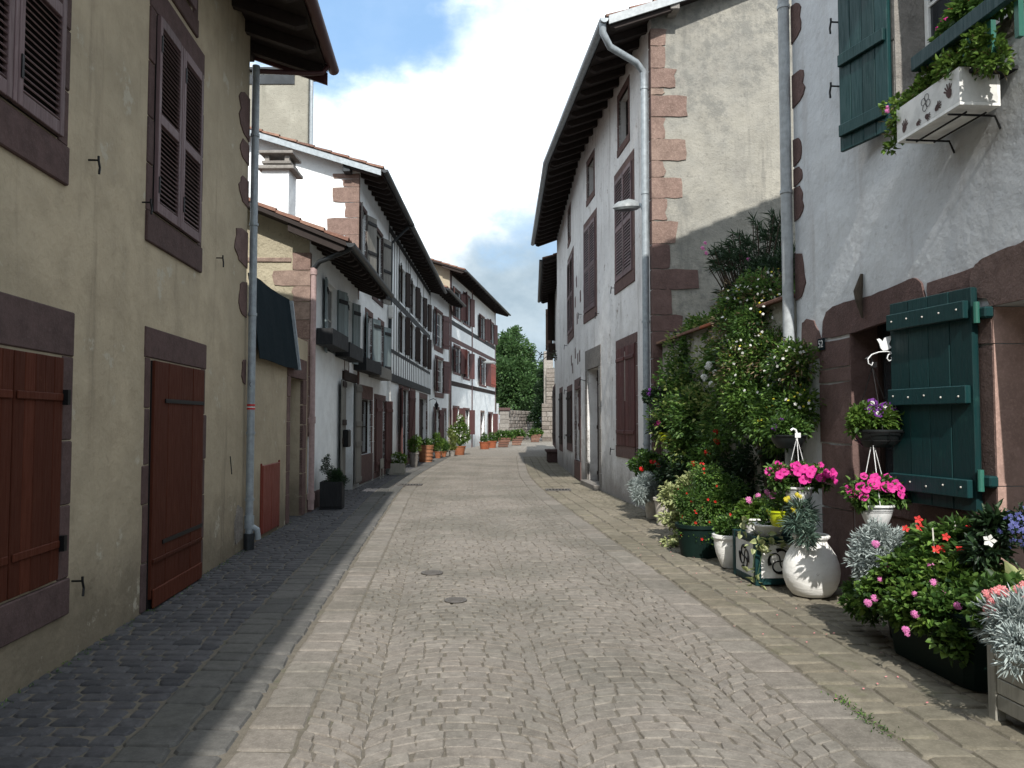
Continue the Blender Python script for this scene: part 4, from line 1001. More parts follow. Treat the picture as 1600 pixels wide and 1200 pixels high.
tw = thing('stone_tower', 'pale rubble stone wall end with ivy rising beyond the last houses', 'wall', (3.2, 63, 0))
rubble_wall((2.35, 63.0), (4.6, 62.6), -.05, 3.0, .8, tw, mat='rubble', hs=.34, ls=.7, nsing=120)
rubble_wall((2.75, 64.2), (4.9, 63.8), 3.0, 5.9, .8, tw, mat='rubble', hs=.34, ls=.7, nsing=120)
put('upper_pier', MB().box((atY(857, 560, 65).x, 65.5, 3.5), (.38, 0, 0), (0, .5, 0), (0, 0, 3.85), ch=.03), 'rubble', tw)

# ------------------------------------------------------------------ RIGHT SIDE
# ---- long white house with grey gutter: the front bends
P0, P1, P2 = (2.47, 13.8), (1.83, 21.0), (1.735, 30.4)
FA = Frame(P0, P1, -1); FB = Frame(P1, P2, -1); zE = 8.78
h = thing('terraced_house', 'long weathered white house with pink quoins and wide raftered eave on the right', 'house', (2.6, 20, 0))
def rb(fr, x0, x1, yt, yb, xt=None, xb=None):
    a = Uu(fr, x0, (yt + yb) / 2); b = Uu(fr, x1, (yt + yb) / 2); return (min(a, b), Zz(fr, xb or (x0 + x1) / 2, yb), max(a, b), Zz(fr, xt or (x0 + x1) / 2, yt))
W1 = rb(FA, 965.5, 994, 541, 697); D1 = rb(FA, 918, 936, 572, 756, xt=936); D1 = (D1[0], -.05, D1[2], D1[3])
U1 = rb(FA, 963, 989, 268, 432); U2 = rb(FA, 914, 931, 350, 485)
A1 = rb(FA, 967, 982, 145, 222); A2 = rb(FA, 918, 928, 252, 305)
wall(FA, 0, FA.L, -.05, zE, [D1, A1, A2], 'old_white_plaster', h)
S1 = rb(FB, 899, 907, 608, 720); S2 = rb(FB, 887, 894, 612, 692); S3 = rb(FB, 875, 879, 614, 694); U3 = rb(FB, 888, 896, 405, 520); A3 = rb(FB, 888, 891.5, 330, 375)
wall(FB, 0, FB.L, -.05, zE, [S1, A3], 'old_white_plaster', h)
GF = Sub(FA.P(0, 0, 0), Vector((1, .02, 0)).normalized(), Vector((0.02, -1, 0)).normalized())     # gable facing the camera
sl = math.radians(20); dep = 9.0
zg = zE; hp = dep / 2 * math.tan(sl)
put('gable_wall', MB().add([GF.P(0, 0, -.05), GF.P(0, 0, zg), GF.P(dep / 2, 0, zg + hp), GF.P(dep, 0, zg), GF.P(dep, 0, -.05)], [(0, 1, 2, 3, 4)]), 'yellowed_render', h)
put('gable_wall', MB().add([FB.P(FB.L, 0, -.05), FB.P(FB.L, 0, zg), FB.P(FB.L, -dep / 2, zg + hp), FB.P(FB.L, -dep, zg), FB.P(FB.L, -dep, -.05)], [(0, 1, 2, 3, 4)]), 'old_white_plaster', h)
put('rear_wall', MB().add([GF.P(dep, 0, 0), FB.P(FB.L, -dep, 0), FB.P(FB.L, -dep, zg), GF.P(dep, 0, zg)], [(0, 1, 2, 3)]), 'old_white_plaster', h)
roof(FA, 0, FA.L, zE, .85, sl, dep, h, verge=(.38, .04), rafters=.55, gutter='pipe_grey')
roof(FB, 0, FB.L, zE, .85, sl, dep, h, verge=(.0, .3), rafters=.6, gutter='pipe_grey', detail=False)
put('verge_board', MB().prism([FA.P(-.40, d, z) for d, z in [(.84, zE - .31 + .10), (.84, zE - .31 - .05), (-4.5, zE + 1.64 - .08), (-4.5, zE + 1.64 + .08)]], FA.U * 0.03), 'pipe_light', h)
put('roof_beam', GF.box(MB(), .28, .44, -.1, .34, zE - .02, zE + .17, ch=.01), 'grey_stone', h)
# quoins: shade put into the colour, darker stone below the cast shadow's edge
ys = [45, 72, 107, 138, 149, 183, 217, 251, 277, 310, 345, 381, 420, 452, 492, 518, 560, 600, 640, 690, 740]
ws_ = [.26, .24, .42, .24, .66, .24, .64, .24, .62, .28, .44, .30, .82, .32, .55, .28, .5, .3, .6, .35]
for i, wv in enumerate(ws_):
    z1 = Zz(GF, 1030, ys[i]); z0 = Zz(GF, 1030, ys[i + 1]); wv *= rng.uniform(.85, 1.1); put('quoin', fbox(FA, .0, .16, -.02, .012, z0 + .008, z1 - .008, ch=.01), 'dark_pink_stone', h)
    put('quoin', ragged_box(GF, -.012, wv, z0 + .006, z1 - .006, .02), 'pink_stone' if i < 11 else 'dark_pink_stone', h)
# ground window: plank shutters ajar showing a bright strip
def closed_pair(fr, r, kind, mat, sm, gapw=.01, **kw):
    a, c, b, e = r; wv = (b - a - gapw) / 2
    put('window_recess', fbox(fr, a, b, .001, .006, c, e), 'dark_inside', h)
    for q in (0, 1):
        L = Sub(fr.P(a + q * (wv + gapw), .008, 0), fr.U, fr.N)
        if kind == 'louvre': louvred(L, wv, c, e, h, mat, pitch=.06, tilt=1.15, **kw)
        else: planked(L, wv, c, e, h, mat, n=3, battens=(.14, .88), bat_h=.07, **kw)
    surround(fr, r, sm, h, 'dark_pink_stone', ws=.24, wt=.2)
closed_pair(FA, W1, 'plank', 'oxblood', .14, .05); put('pale_edge', fbox(FA, (W1[0] + W1[2]) / 2 - .02, (W1[0] + W1[2]) / 2 + .02, .02, .035, W1[1] + .9, W1[3] - .1), 'planter_grey', h)
closed_pair(FA, U1, 'louvre', 'louvre_paint', .15); closed_pair(FA, U2, 'louvre', 'louvre_paint', .15)
closed_pair(FB, U3, 'louvre', 'louvre_paint', .16); closed_pair(FB, S2, 'plank', 'timber_brown', .14); closed_pair(FB, S3, 'plank', 'timber_brown', .14)
for fr, r in ((FA, A1), (FA, A2), (FB, A3)): glazing(fr, r, h, cols=1, rows=2, mat='timber_brown', d=-.2); surround(fr, r, .12, h, 'dark_pink_stone', ws=.16, wt=.16, courses=2)
doorfill(FA, (D1[0], 0, D1[2], D1[3]), h, 'timber_brown', d=-.28, n=5); surround(FA, (D1[0], 0, D1[2], D1[3]), .26, h, 'grey_stone', courses=6, wt=.5, sill=False, ragged=.15)
put('door_step', fbox(FA, D1[0] - .15, D1[2] + .15, -.2, .16, -.05, .12, ch=.015), 'grey_stone', h)
r = (S1[0], S1[1] + .85, S1[2], S1[3]); planked(Sub(FB.P(S1[0], -.12, 0), FB.U, FB.N), S1[2] - S1[0], r[1], r[3], h, 'timber_oxblood', n=3)
put('lower_panel', fbox(FB, S1[0], S1[2], -.14, -.10, S1[1], S1[1] + .85), 'grey_stone', h); surround(FB, S1, .16, h, 'dark_pink_stone', courses=5, ws=.5, wt=.3)
put('bell_bracket', MB().tube([FA.P(D1[2] + .1, 0, 2.62), FA.P(D1[2] + .1, .16, 2.66), FA.P(D1[2] + .1, .2, 2.50)], .012, 6), 'black_iron', h)
for x, y, fr in ((901, 440, FB), (907, 463, FB), (899, 472, FB), (902, 498, FB), (899, 552, FB), (903, 560, FB), (893, 563, FB), (895, 575, FB), (906, 556, FB)):
    u, z = fr.px(x, y); ragged(fr, [(u - .12, z - .15), (u - .1, z + .16), (u + .12, z + .13), (u + .1, z - .16)], -.02, .008, h, 'dark_pink_stone', name='exposed_stone')
for x, y, fr in ((961, 450, FA), (909, 491, FA), (960, 702, FA), (936, 490, FA), (1000, 702, FA), (886, 540, FB), (886, 610, FB), (887, 680, FB)): hook(fr, *fr.px(x, y), h, 1.2)
# downpipe with swan neck
b0 = FA.P(.16, .09, 0)
pp = pipe([tuple(FA.P(-.30, .93, zE - .30)), tuple(FA.P(-.29, .93, zE - .46)), tuple(FA.P(-.18, .78, zE - .66)), tuple(FA.P(.08, .25, zE - .80)), tuple(FA.P(.15, .11, zE - .92)), tuple(b0 + Vector((0, 0, zE - 1.15))), tuple(b0 + Vector((0, 0, .1)))], .062, h, 'pipe_grey', rings=(7.55, 5.65, 3.35, 1.2))
# street lamp
lu, lz = FA.px(1003, 322, .1)
s_ = thing('street_lamp', 'grey flat street lamp reaching out from the corner of the weathered white house', 'street lamp', tuple(FA.P(lu, 0, lz)))
put('bracket', MB().tube([FA.P(.30, .02, lz - .75), FA.P(.30, .08, lz - .1), FA.P(.34, .12, lz + .02), FA.P(.40, .16, lz + .05)], .028, 8), 'pipe_grey', s_, smooth=True)
m = MB(); hd = FA.P(.42, .36, lz + .02); vs = []; nn = 14
ax = FA.N; ay = FA.U
for zz, sc in ((-.07, .80), (-.03, 1.0), (.03, .92), (.09, .62), (.12, .15)):
    for i in range(nn):
        t = 2 * math.pi * i / nn; tp = 1.0 - .35 * max(0, math.cos(t)); vs.append(hd + ax * (.26 * sc * math.cos(t)) + ay * (.15 * sc * tp * math.sin(t)) + Vector((0, 0, zz + .03 * (1 - math.cos(t)) * .5 - .02)))
m.add(vs, [(i * nn + j, i * nn + (j + 1) % nn, (i + 1) * nn + (j + 1) % nn, (i + 1) * nn + j) for i in range(4) for j in range(nn)] + [tuple(range(4 * nn, 5 * nn))])
put('lamp_head', m, 'lamp_grey', s_, smooth=True)
put('lamp_glass', MB().add(vs[:nn], [tuple(range(nn))]), 'gutter_dark', s_)

# ---- last house on the right
F7 = Frame((1.93, 30.75), (2.2, 41), -1); zE = 8.05
h = thing('terraced_house', 'farthest house on the right, mostly hidden, with a dark gutter and shuttered front', 'house', (2.6, 35, 0))
u1 = rb(F7, 864, 868, 470, 540); u2 = rb(F7, 864, 868, 608, 690)
wall(F7, 0, F7.L, -.05, zE, [u1], 'old_white_plaster', h)
gable(F7, 0, 8, -.05, zE, math.radians(18), 'old_white_plaster', h); gable(F7, F7.L, 8, -.05, zE, math.radians(18), 'old_white_plaster', h)
roof(F7, 0, F7.L, zE, .72, math.radians(18), 8, h, verge=(.2, .25), rafters=.7)
glazing(F7, u1, h, cols=2, rows=3, mat='timber_brown')
for u, s_ in ((u1[0], -1), (u1[2], 1)): planked(leaf_frame(F7, u, .03, s_, 40), .55, u1[1], u1[3], h, 'timber_brown', n=3)
closed_pair(F7, u2, 'plank', 'timber_brown', .14)
o = flower_box(F7, u1[0] - .1, u1[2] + .3, u1[1] - .55, .42, .34, 'timber_brown', 'dark wooden flower box with bare creeper stems on the farthest right house')
b_ = thing('stone_bench', 'low dark stone block at the foot of the farthest houses on the right', 'bench', (1.6, 31.3, 0))
put('seat', MB().box((1.56, 31.4, .44), (.24, 0, 0), (0, .6, 0), (0, 0, .05), ch=.015), 'brown_stone', b_)
for q in (-.4, .4): put('leg', MB().box((1.58, 31.4 + q, .195), (.19, 0, 0), (0, .12, 0), (0, 0, .19), ch=.015), 'brown_stone', b_)

# ---- near white house no. 52
F8 = Frame((3.179 + .082 * 4.81, 3.0), (3.112, 8.63), -1); L8 = F8.L
h = thing('terraced_house', 'near white house number 52 on the right with green shutters and rough brown-pink stone openings', 'house', (3.4, 5, 0))
zE8 = 8.85
ur = lambda x, y=600: Uu(F8, x, y)
WA = (ur(1534, 700), Zz(F8, 1420, 800), ur(1331, 600), Zz(F8, 1331, 494))       # shop window behind the half-open green leaf
WA = (min(WA[0], WA[2]), .95, max(WA[0], WA[2]), WA[3])
ed = ur(1556, 600); DB = (ed - 1.15, -.05, ed, Zz(F8, 1556, 478))
UW = (ur(1399, 60) - 1.35, 4.35, ur(1399, 60), 5.9)
wall(F8, 0, L8, -.05, zE8, [WA, DB, UW], 'house_white_plaster', h, deep=.34)
dep = 9.0
gable(F8, L8, dep, -.05, zE8, math.radians(20), 'house_white_plaster', h); gable(F8, 0, dep, -.05, zE8, math.radians(20), 'house_white_plaster', h); rear(F8, 0, L8, dep, zE8, 'house_white_plaster', h)
roof(F8, 0, L8, zE8, .58, math.radians(20), dep, h, verge=(.15, .35), rafters=0, detail=False)
# interior darkness, frames
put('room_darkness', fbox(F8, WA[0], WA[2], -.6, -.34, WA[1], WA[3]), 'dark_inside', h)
glazing(F8, (WA[0] + .02, WA[1], WA[2] - .02, WA[3]), h, d=-.30, mat='timber_brown', cols=2, rows=1)
put('reveal_stone', fbox(F8, WA[2] - .014, WA[2] - .001, -.30, .014, WA[1] + .004, WA[3] - .004), 'dark_pink_stone', h)
put('reveal_stone', fbox(F8, WA[0], WA[2] - .016, -.30, .014, WA[3] - .014, WA[3] - .001), 'dark_pink_stone', h)
glazing(F8, (DB[0] + .02, 0.0, DB[2] - .02, DB[3]), h, d=-.33, mat='white_paint', cols=1, rows=2, name='glazed_door')
glazing(F8, (UW[0] + .02, UW[1], UW[2] - .02, UW[3]), h, d=-.30, mat='white_paint', cols=2, rows=2)
# pier stones left of the window (corner side) and lintels
def blocks(fr, u0, u1, zs, mat, root, proud=.014, wob=.05, name='surround_stone'):
    for z0, z1 in zip(zs[:-1], zs[1:]):
        e = rng.uniform(-wob, wob); ragged(fr, [(u0, z0 + .008), (u0, z1 - .008), (u1 + e, z1 - .008), (u1 + e + rng.uniform(-.02, .02), z0 + .008)], -.03, proud + rng.uniform(-.004, .004), root, mat, name=name, jit=.004)
pl = ur(1283, 600)
blocks(F8, WA[2], pl, [0.0, .75, 1.38, 1.98, 2.12, 2.40], 'dark_pink_stone', h, wob=.03)
a, z1 = F8.px(1283, 490); zl = WA[3]
pxp = lambda pts: [F8.px(*q) for q in pts]
ragged(F8, pxp([(1338, 519), (1300, 527), (1287, 528), (1288, 502), (1293, 488), (1303, 479), (1330, 470), (1365, 461), (1400, 447), (1422, 436), (1434, 434), (1442, 443), (1449, 471), (1449, 486), (1395, 500)]), -.03, .018, h, 'dark_pink_stone', name='lintel_stone', jit=.003)
ragged(F8, [(WA[0] - .02, zl), (WA[0] - .02, zl + .12), (F8.px(1451, 470)[0] , zl + .10), (F8.px(1451, 480)[0], zl)], -.03, .014, h, 'dark_pink_stone', name='lintel_stone')
ragged(F8, pxp([(1286, 530), (1283, 526), (1272, 500), (1262, 498), (1254, 505), (1254, 560), (1268, 562), (1286, 560)]), -.03, .012, h, 'dark_pink_stone', name='corner_stone')
blocks(F8, WA[0] - (WA[0] - DB[2]), DB[2] + (WA[0] - DB[2]), [.0, .55, 1.15, 2.14, 2.42], 'rough_pink_stone', h, proud=.022, wob=.0)
put('sill_stone', fbox(F8, WA[0] - .02, WA[2] + .02, -.34, .05, WA[1] - .16, WA[1], ch=.015), 'dark_pink_stone', h)
put('panel_below_window', fbox(F8, WA[0] - .02, WA[2] - .02, -.02, .012, 0.0, WA[1] - .162, ch=.01), 'dark_pink_stone', h)
# big ragged arch stone over the second opening and its smooth reveal
zd = DB[3]
ragged(F8, pxp([(1524, 463), (1519, 445), (1520, 428), (1527, 414), (1540, 403), (1560, 394), (1590, 383), (1620, 368), (1660, 350)]) + [(DB[0] - .3, zd + .62), (DB[0] - .3, zd), (DB[2], zd), F8.px(1545, 467)], -.03, .02, h, 'rough_pink_stone', name='arch_stone', jit=.003)
for z0, z1 in zip([0, .55, 1.15, 2.14], [.55, 1.15, 2.14, zd]):
    put('reveal_stone', fbox(F8, DB[2] - .012, DB[2] - .001, -.33, .016, z0 + .004, z1 - .004), 'reveal_stone', h)
put('reveal_stone', fbox(F8, UW[2] - .012, UW[2] - .001, -.33, .012, UW[1], UW[3]), 'grey_stone', h)
surround(F8, UW, .12, h, 'grey_stone', courses=3, wt=.2, ws=.14)
# green shutter leaf standing half closed, hinge on the near jamb
zs0 = Zz(F8, 1535, 798, .05); zs1 = Zz(F8, 1520, 450, .05); hu = Uu(F8, 1530, 620, .05)
lw = 0.87
L = leaf_frame(F8, hu, .05, 1, 7)
L = Sub(L.o, L.U, -L.N if L.N.dot(F8.N) < 0 else L.N)
planked(L, lw, .95 + .01, zs1, h, 'green_paint', n=4, battens=(.10, .52, .90), bat_h=.13, bd=.05, th=.045, studs=True, label='half closed green plank shutter with three thick battens')
for z in (1.18, 2.36):
    put('hinge_block', fbox(F8, hu - .13, hu - .01, .01, .08, z - .04, z + .04, ch=.012), 'green_paint', h); put('hinge_pin', MB().tube([F8.P(hu - .05, .09, z - .07), F8.P(hu - .05, .09, z + .08)], .022, 10), 'green_edge', h)
# upper open shutter
su = UW[2] + .02
L = leaf_frame(F8, su, .03, 1, 13)
planked(L, .60, Zz(F8, 1322, 236, .16), 5.9, h, 'green_paint', n=4, battens=(.10, .46, .82), bat_h=.11, bd=.035, th=.035, label='open green plank shutter beside the upper window')
# corner quoins beside the downpipe
for (y0, y1, wv) in ((0, 62, .16), (112, 165, .22), (215, 258, .12), (262, 290, .12), (292, 345, .13), (395, 470, .15)):
    z1 = Zz(F8, 1245, y0); z0 = Zz(F8, 1245, y1); lobe(F8, L8 + .002, wv + .10, z0, z1, h, 'dark_pink_stone')
b0 = F8.P(L8 + .01, .09, 0)
pipe([tuple(F8.P(L8, .9, zE8 - .3)), tuple(F8.P(L8, .25, zE8 - .7)), tuple(b0 + Vector((0, 0, zE8 - 1))), tuple(b0 + Vector((0, 0, .3)))], .060, h, 'pipe_light', rings=(6.2, 4.12, 1.6))
# house number
pu, pz = F8.px(1287, 538)
pn = thing('house_number', 'dark slate number plate reading 52 on the stone pier under the downpipe', 'sign', tuple(F8.P(pu, .03, pz)))
put('plate', fbox(F8, pu - .075, pu + .075, .022, .030, pz - .06, pz + .06, ch=.003), 'slate', pn)
fc = bpy.data.curves.new('number', 'FONT'); fc.body = '52'; fc.size = .105; fc.extrude = .002; fc.align_x = 'CENTER'; fc.align_y = 'CENTER'
to = bpy.data.objects.new('number', fc); C.objects.link(to)
dg = bpy.context.evaluated_depsgraph_get(); me = bpy.data.meshes.new_from_object(to.evaluated_get(dg)); bpy.data.objects.remove(to)
me.transform(Matrix((( -F8.U.x, 0, F8.N.x, 0), (-F8.U.y, 0, F8.N.y, 0), (0, 1, 0, 0), (0, 0, 0, 1)))); me.transform(Matrix.Translation(F8.P(pu, .033, pz))); me.materials.clear()
put('digits', me, 'white_mark', pn)
# iron stay and old lamp stub over the lintel
put('cable_stub', MB().tube([F8.P(ur(1350, 440), .02, Zz(F8, 1350, 428)), F8.P(ur(1349, 450), .05, Zz(F8, 1349, 455)), F8.P(ur(1352, 470), .06, Zz(F8, 1352, 470)), F8.P(ur(1354, 490), .04, Zz(F8, 1354, 497))], [.014, .042, .032, .008], 9), 'bark', h)
hook(F8, ur(1422, 660), 1.42, h, 1.5)
hook(F8, Uu(F8, 1311, 30), Zz(F8, 1311, 35), h, 1.2); hook(F8, Uu(F8, 1311, 130), Zz(F8, 1311, 135), h, 1.2)

# ---- garden wall between the two houses
gw = thing('garden_wall', 'grey rendered garden wall between the two right-hand houses, hung with climbers and capped with orange tiles', 'wall', (3, 11, 0))
FG = Frame((3.08, 8.66), (2.62, 13.78), -1)
put('wall', fbox(FG, 0, FG.L, -.3, 0, -.05, 2.95), 'grey_render', gw)
for i in range(11):
    u = FG.L * (i + .5) / 11 ; put('coping_tile', MB().box(FG.P(u, -.13, 3.0), FG.U * (FG.L / 22 - .004), FG.N * .25 - FG.Z * .05, FG.Z * .022, ch=.008), 'bright_tile' if i == 5 else 'tile_clay', gw)
tr = thing('terrace', 'raised terrace behind the garden wall where the oleander stands', 'terrace', (4.2, 11, 0))
put('slab', MB().box((4.6, 11.2, 1.3), (1.45, 0, 0), (0, 2.5, 0), (0, 0, 1.3)), 'grey_render', tr)

# ------------------------------------------------------------------ PLANT KIT
def nrm(a): return a / (np.linalg.norm(a, axis=1, keepdims=True) + 1e-9)
def leaves_mesh(name, P, D, L, Wd, fold=0.25, droop=0.25, up=None):
    n = len(P); P = np.asarray(P, float); D = nrm(np.asarray(D, float)); L = np.broadcast_to(L, n)[:, None]; Wd = np.broadcast_to(Wd, n)[:, None]
    ref = np.tile([0, 0, 1.0], (n, 1)) + rng.normal(0, .45, (n, 3)); S = nrm(np.cross(D, ref)); N = nrm(np.cross(S, D))
    b = P; t = P + D * L - N * L * droop
    m1 = P + D * L * .32 + N * L * .03; m2 = P + D * L * .72 - N * L * droop * .45
    l1 = m1 + S * Wd * .5 + N * Wd * fold; r1 = m1 - S * Wd * .5 + N * Wd * fold; l2 = m2 + S * Wd * .36 + N * Wd * fold * .7; r2 = m2 - S * Wd * .36 + N * Wd * fold * .7
    V = np.stack([b, l1, l2, t, r2, r1], 1).reshape(-1, 3); i = np.arange(n)[:, None] * 6
    F = np.concatenate([i + np.array([0, 1, 2, 3]), i + np.array([0, 3, 4, 5])], 0)
    at = np.tile([.2, 1, 1, .5, 1, 1], n)
    return mesh_np(name, V, F, attr=at)
def clump_points(clumps, per):
    """clumps: (x, y, z, r[, flat]) -> points on and in a cloud of lumps, with outward directions"""
    Ps, Ds = [], []
    tot = sum(c[3] ** 2 for c in clumps)
    for c in clumps:
        n = int(per * c[3] ** 2 / tot); k = 9; d = nrm(rng.normal(0, 1, (n, 3))); cc = nrm(rng.normal(0, 1, (k, 3))) * c[3] * .62
        pick = rng.integers(0, k, n); rr = c[3] * rng.uniform(.26, .60, (n, 1)); p = cc[pick] + d * rr
        p[:, 2] *= .9
        Ps.append(p + np.array(c[:3])); Ds.append(nrm(p) * .7 + d * .6 + rng.normal(0, .35, (n, 3)) + np.array([0, 0, .25]))
    return np.concatenate(Ps), np.concatenate(Ds)
def foliage(root, clumps, n, L, Wd, mat, name='foliage', local=True, droop=.25, kind='stuff', fold=.25, jit=.3, zmin=None):
    P, D = clump_points(clumps, n)
    if zmin is not None: q = P[:, 2] > zmin; P, D = P[q], D[q]
    me = leaves_mesh(name, P, D, L * rng.uniform(1 - jit, 1 + jit, len(P)), Wd * rng.uniform(1 - jit, 1 + jit, len(P)), fold, droop)
    return put(name, me, mat, root, local=local, kind=kind)
def stems(root, base, tips, r=.004, mat='stem_green', name='stems', local=True, sag=.0):
    m = MB(); base = Vector(base)
    for t in tips:
        t = Vector(t[:3]); mid = base.lerp(t, .5) + Vector((rng.normal(0, .03), rng.normal(0, .03), sag)); m.tube([base + Vector((rng.normal(0, .02), rng.normal(0, .02), 0)), mid, t], [r * 1.4, r, r * .6], 5, caps=False)
    return put(name, m, mat, root, local=local, kind='stuff')
FLOW = {}
def flower_mesh(kind):
    if kind in FLOW: return FLOW[kind]
    out = []
    for v in range(3):
        m = MB()
        if kind.startswith('petunia'):
            r = 1.0; ringn = 20; vs = [(0, 0, -.55)]
            for i in range(ringn):
                t = 2 * math.pi * i / ringn; vs.append((.28 * math.cos(t), .28 * math.sin(t), -.15))
            for i in range(ringn):
                t = 2 * math.pi * i / ringn; q = r * (.86 + .14 * abs(math.cos(2.5 * t))) * (1 + rng.normal(0, .03)); vs.append((q * math.cos(t), q * math.sin(t), .10 * math.cos(2.5 * t * 2) + rng.normal(0, .04)))
            fs = [(0, 1 + i, 1 + (i + 1) % ringn) for i in range(ringn)] + [(1 + i, 1 + ringn + i, 1 + ringn + (i + 1) % ringn, 1 + (i + 1) % ringn) for i in range(ringn)]
            m.add(vs, fs)
        elif kind.startswith('head'):                 # a round head of small five-petalled florets
            for k_ in range(11):
                d = Vector(nrm(rng.normal(0, 1, (1, 3)) + np.array([[0, 0, .7]]))[0]); c = d * .7; a = d.orthogonal().normalized(); b = d.cross(a); ph = rng.uniform(0, 6)
                for i in range(5):
                    t = ph + i * 2 * math.pi / 5; u = a * math.cos(t) + b * math.sin(t); s_ = d.cross(u)
                    m.add([c, c + u * .28 + s_ * .15, c + u * .46 + d * .05, c + u * .28 - s_ * .15], [(0, 1, 2, 3)])
        else:                                          # five loose petals
            for i in range(5):
                t = i * 2 * math.pi / 5 + rng.normal(0, .1); u = Vector((math.cos(t), math.sin(t), .15)); s_ = Vector((-math.sin(t), math.cos(t), 0))
                m.add([(0, 0, 0), u * .6 + s_ * .34, u * 1.0, u * .6 - s_ * .34], [(0, 1, 2, 3)])
        me = bpy.data.meshes.new(kind); me.from_pydata([tuple(x) for x in m.v], [], m.f); out.append(me)
    FLOW[kind] = out; return out
def flowers(root, pts, dirs, r, kind, mat, name='flower', centre=None):
    ms = []
    for me in flower_mesh(kind):
        q = me.copy(); q.materials.append(M[mat]); ms.append(q)
    cm = None
    for i, (p, d) in enumerate(zip(pts, dirs)):
        o = bpy.data.objects.new(name, ms[i % 3]); C.objects.link(o); o.parent = root; o.location = tuple(p)
        o.rotation_mode = 'QUATERNION'; o.rotation_quaternion = Vector(d).to_track_quat('Z', 'Y') ; s = r * rng.uniform(.8, 1.2); o.scale = (s, s, s)
        if centre:
            if cm is None:
                cm = bpy.data.meshes.new('flower_centre'); b = MB().lathe([(.42, -.1), (.3, -.12), (.0, -.5)], n=10); cm.from_pydata([tuple(x) for x in b.v], [], b.f); cm.materials.append(M[centre])
            e = bpy.data.objects.new('flower_centre', cm); C.objects.link(e); e.parent = o
def on_clumps(clumps, n, out=1.0, camdir=(-.35, -1, .35)):
    P = []; D = []
    for i in range(n):
        c = clumps[rng.integers(0, len(clumps))]; d = nrm((rng.normal(0, .6, (1, 3)) + np.array([camdir])))[0]; P.append(np.array(c[:3]) + d * c[3] * out); D.append(d + rng.normal(0, .25, 3))
    return P, D
def small_blossoms(root, clumps, n, r, mat, name='blossoms', out=(.85, 1.1), local=True):
    m = MB()
    P, D = on_clumps(clumps, n)
    for p, d in zip(P, D):
        d = Vector(d).normalized(); a = d.orthogonal().normalized(); b = d.cross(a); c = Vector(p)
        for i in range(5):
            t = i * 2 * math.pi / 5; u = a * math.cos(t) + b * math.sin(t); s_ = d.cross(u); m.add([c, c + u * r * .6 + s_ * r * .35, c + u * r, c + u * r * .6 - s_ * r * .35], [(0, 1, 2, 3)])
    return put(name, m, mat, root, local=local, kind='stuff')
def pot(root, r, h, mat, taper=.75, rim=.02, z=0.0, name='pot', bands=0, c=(0, 0), n=28, belly=0.0):
    pr = [(0, z + .002), (r * taper * .96, z + .002)]
    for i in range(7):
        q = i / 6; pr.append((r * (taper + (1 - taper) * q + belly * math.sin(math.pi * q)), z + h * q * .9))
    pr += [(r + rim, z + h * .9), (r + rim, z + h), (r - .012, z + h), (r - .02, z + h * .86)]
    o = put(name, MB().lathe(pr, (c[0], c[1], 0), n), mat, root, local=True, smooth=True)
    put('soil', MB().lathe([(0, z + h * .88), (r - .018, z + h * .87)], (c[0], c[1], 0), n), 'soil', root, local=True)
    return o
def boxpot(root, fr, w, d, h, mat, name='box', n=0):
    """a box planter in root's local axes (root turned with the wall): x along the street, y into it"""
    m = MB(); t = .022
    m.box((0, 0, .02), (w / 2, 0, 0), (0, d / 2, 0), (0, 0, .015))
    for s_ in (-1, 1): m.box((0, s_ * (d / 2 - t / 2), h / 2 + .02), (w / 2, 0, 0), (0, t / 2, 0), (0, 0, h / 2 - .02), ch=.006); m.box((s_ * (w / 2 - t / 2), 0, h / 2 + .02), (t / 2, 0, 0), (0, d / 2 - t - .001, 0), (0, 0, h / 2 - .02), ch=.006)
    o = put(name, m, mat, root, local=True); put('soil', MB().box((0, 0, h * .5), (w / 2 - t - .002, 0, 0), (0, d / 2 - t - .002, 0), (0, 0, h * .38)), 'soil', root, local=True); return o
RZ = -math.atan(.082)
def rel(root, pts): return [tuple(Vector(p[:3]) - root.location) + tuple(p[3:]) for p in pts]
def cl(px, py, Y, r): p = atY(px, py, Y); return (p.x, p.y, p.z, r)

# ---- climbers over the garden wall
A = [cl(*q) for q in ((1072, 548, 12.7, .36), (1108, 530, 12.2, .36), (1070, 600, 12.4, .42), (1112, 590, 11.8, .42), (1150, 560, 11.2, .36), (1060, 660, 12.2, .42), (1105, 650, 11.5, .46), (1150, 620, 10.9, .42), (1150, 680, 10.7, .42), (1180, 600, 10.4, .36), (1192, 660, 10.2, .38), (1085, 700, 11.8, .38), (1125, 715, 11.2, .36), (1046, 628, 12.9, .30), (1088, 512, 12.6, .2))]
t = thing('climbing_shrub', 'big leafy bright green climber smothering the middle of the garden wall', 'climber', (2.9, 11.6, 0))
A = [(a[0] + .04, a[1], a[2], a[3] * 1.16) for a in A] + [cl(1135, 520, 11.4, .34), cl(1150, 545, 10.9, .34), cl(1128, 555, 11.3, .36), cl(1160, 590, 10.6, .34)]; foliage(t, rel(t, A), 29000, .062, .034, 'leaf_mid'); foliage(t, rel(t, A), 5000, .07, .040, 'leaf_yellow', name='young_leaves')
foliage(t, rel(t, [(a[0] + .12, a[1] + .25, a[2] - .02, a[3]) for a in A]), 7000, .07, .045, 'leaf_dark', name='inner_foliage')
stems(t, (0, 0, 0), rel(t, A), .012, 'bark')
wp = rel(t, [cl(1105, 575, 10.9, .1), cl(1118, 582, 10.9, .1), cl(1100, 590, 10.9, .1), cl(1127, 572, 10.9, .1), cl(1112, 600, 10.8, .1), cl(1108, 570, 10.8, .1)])
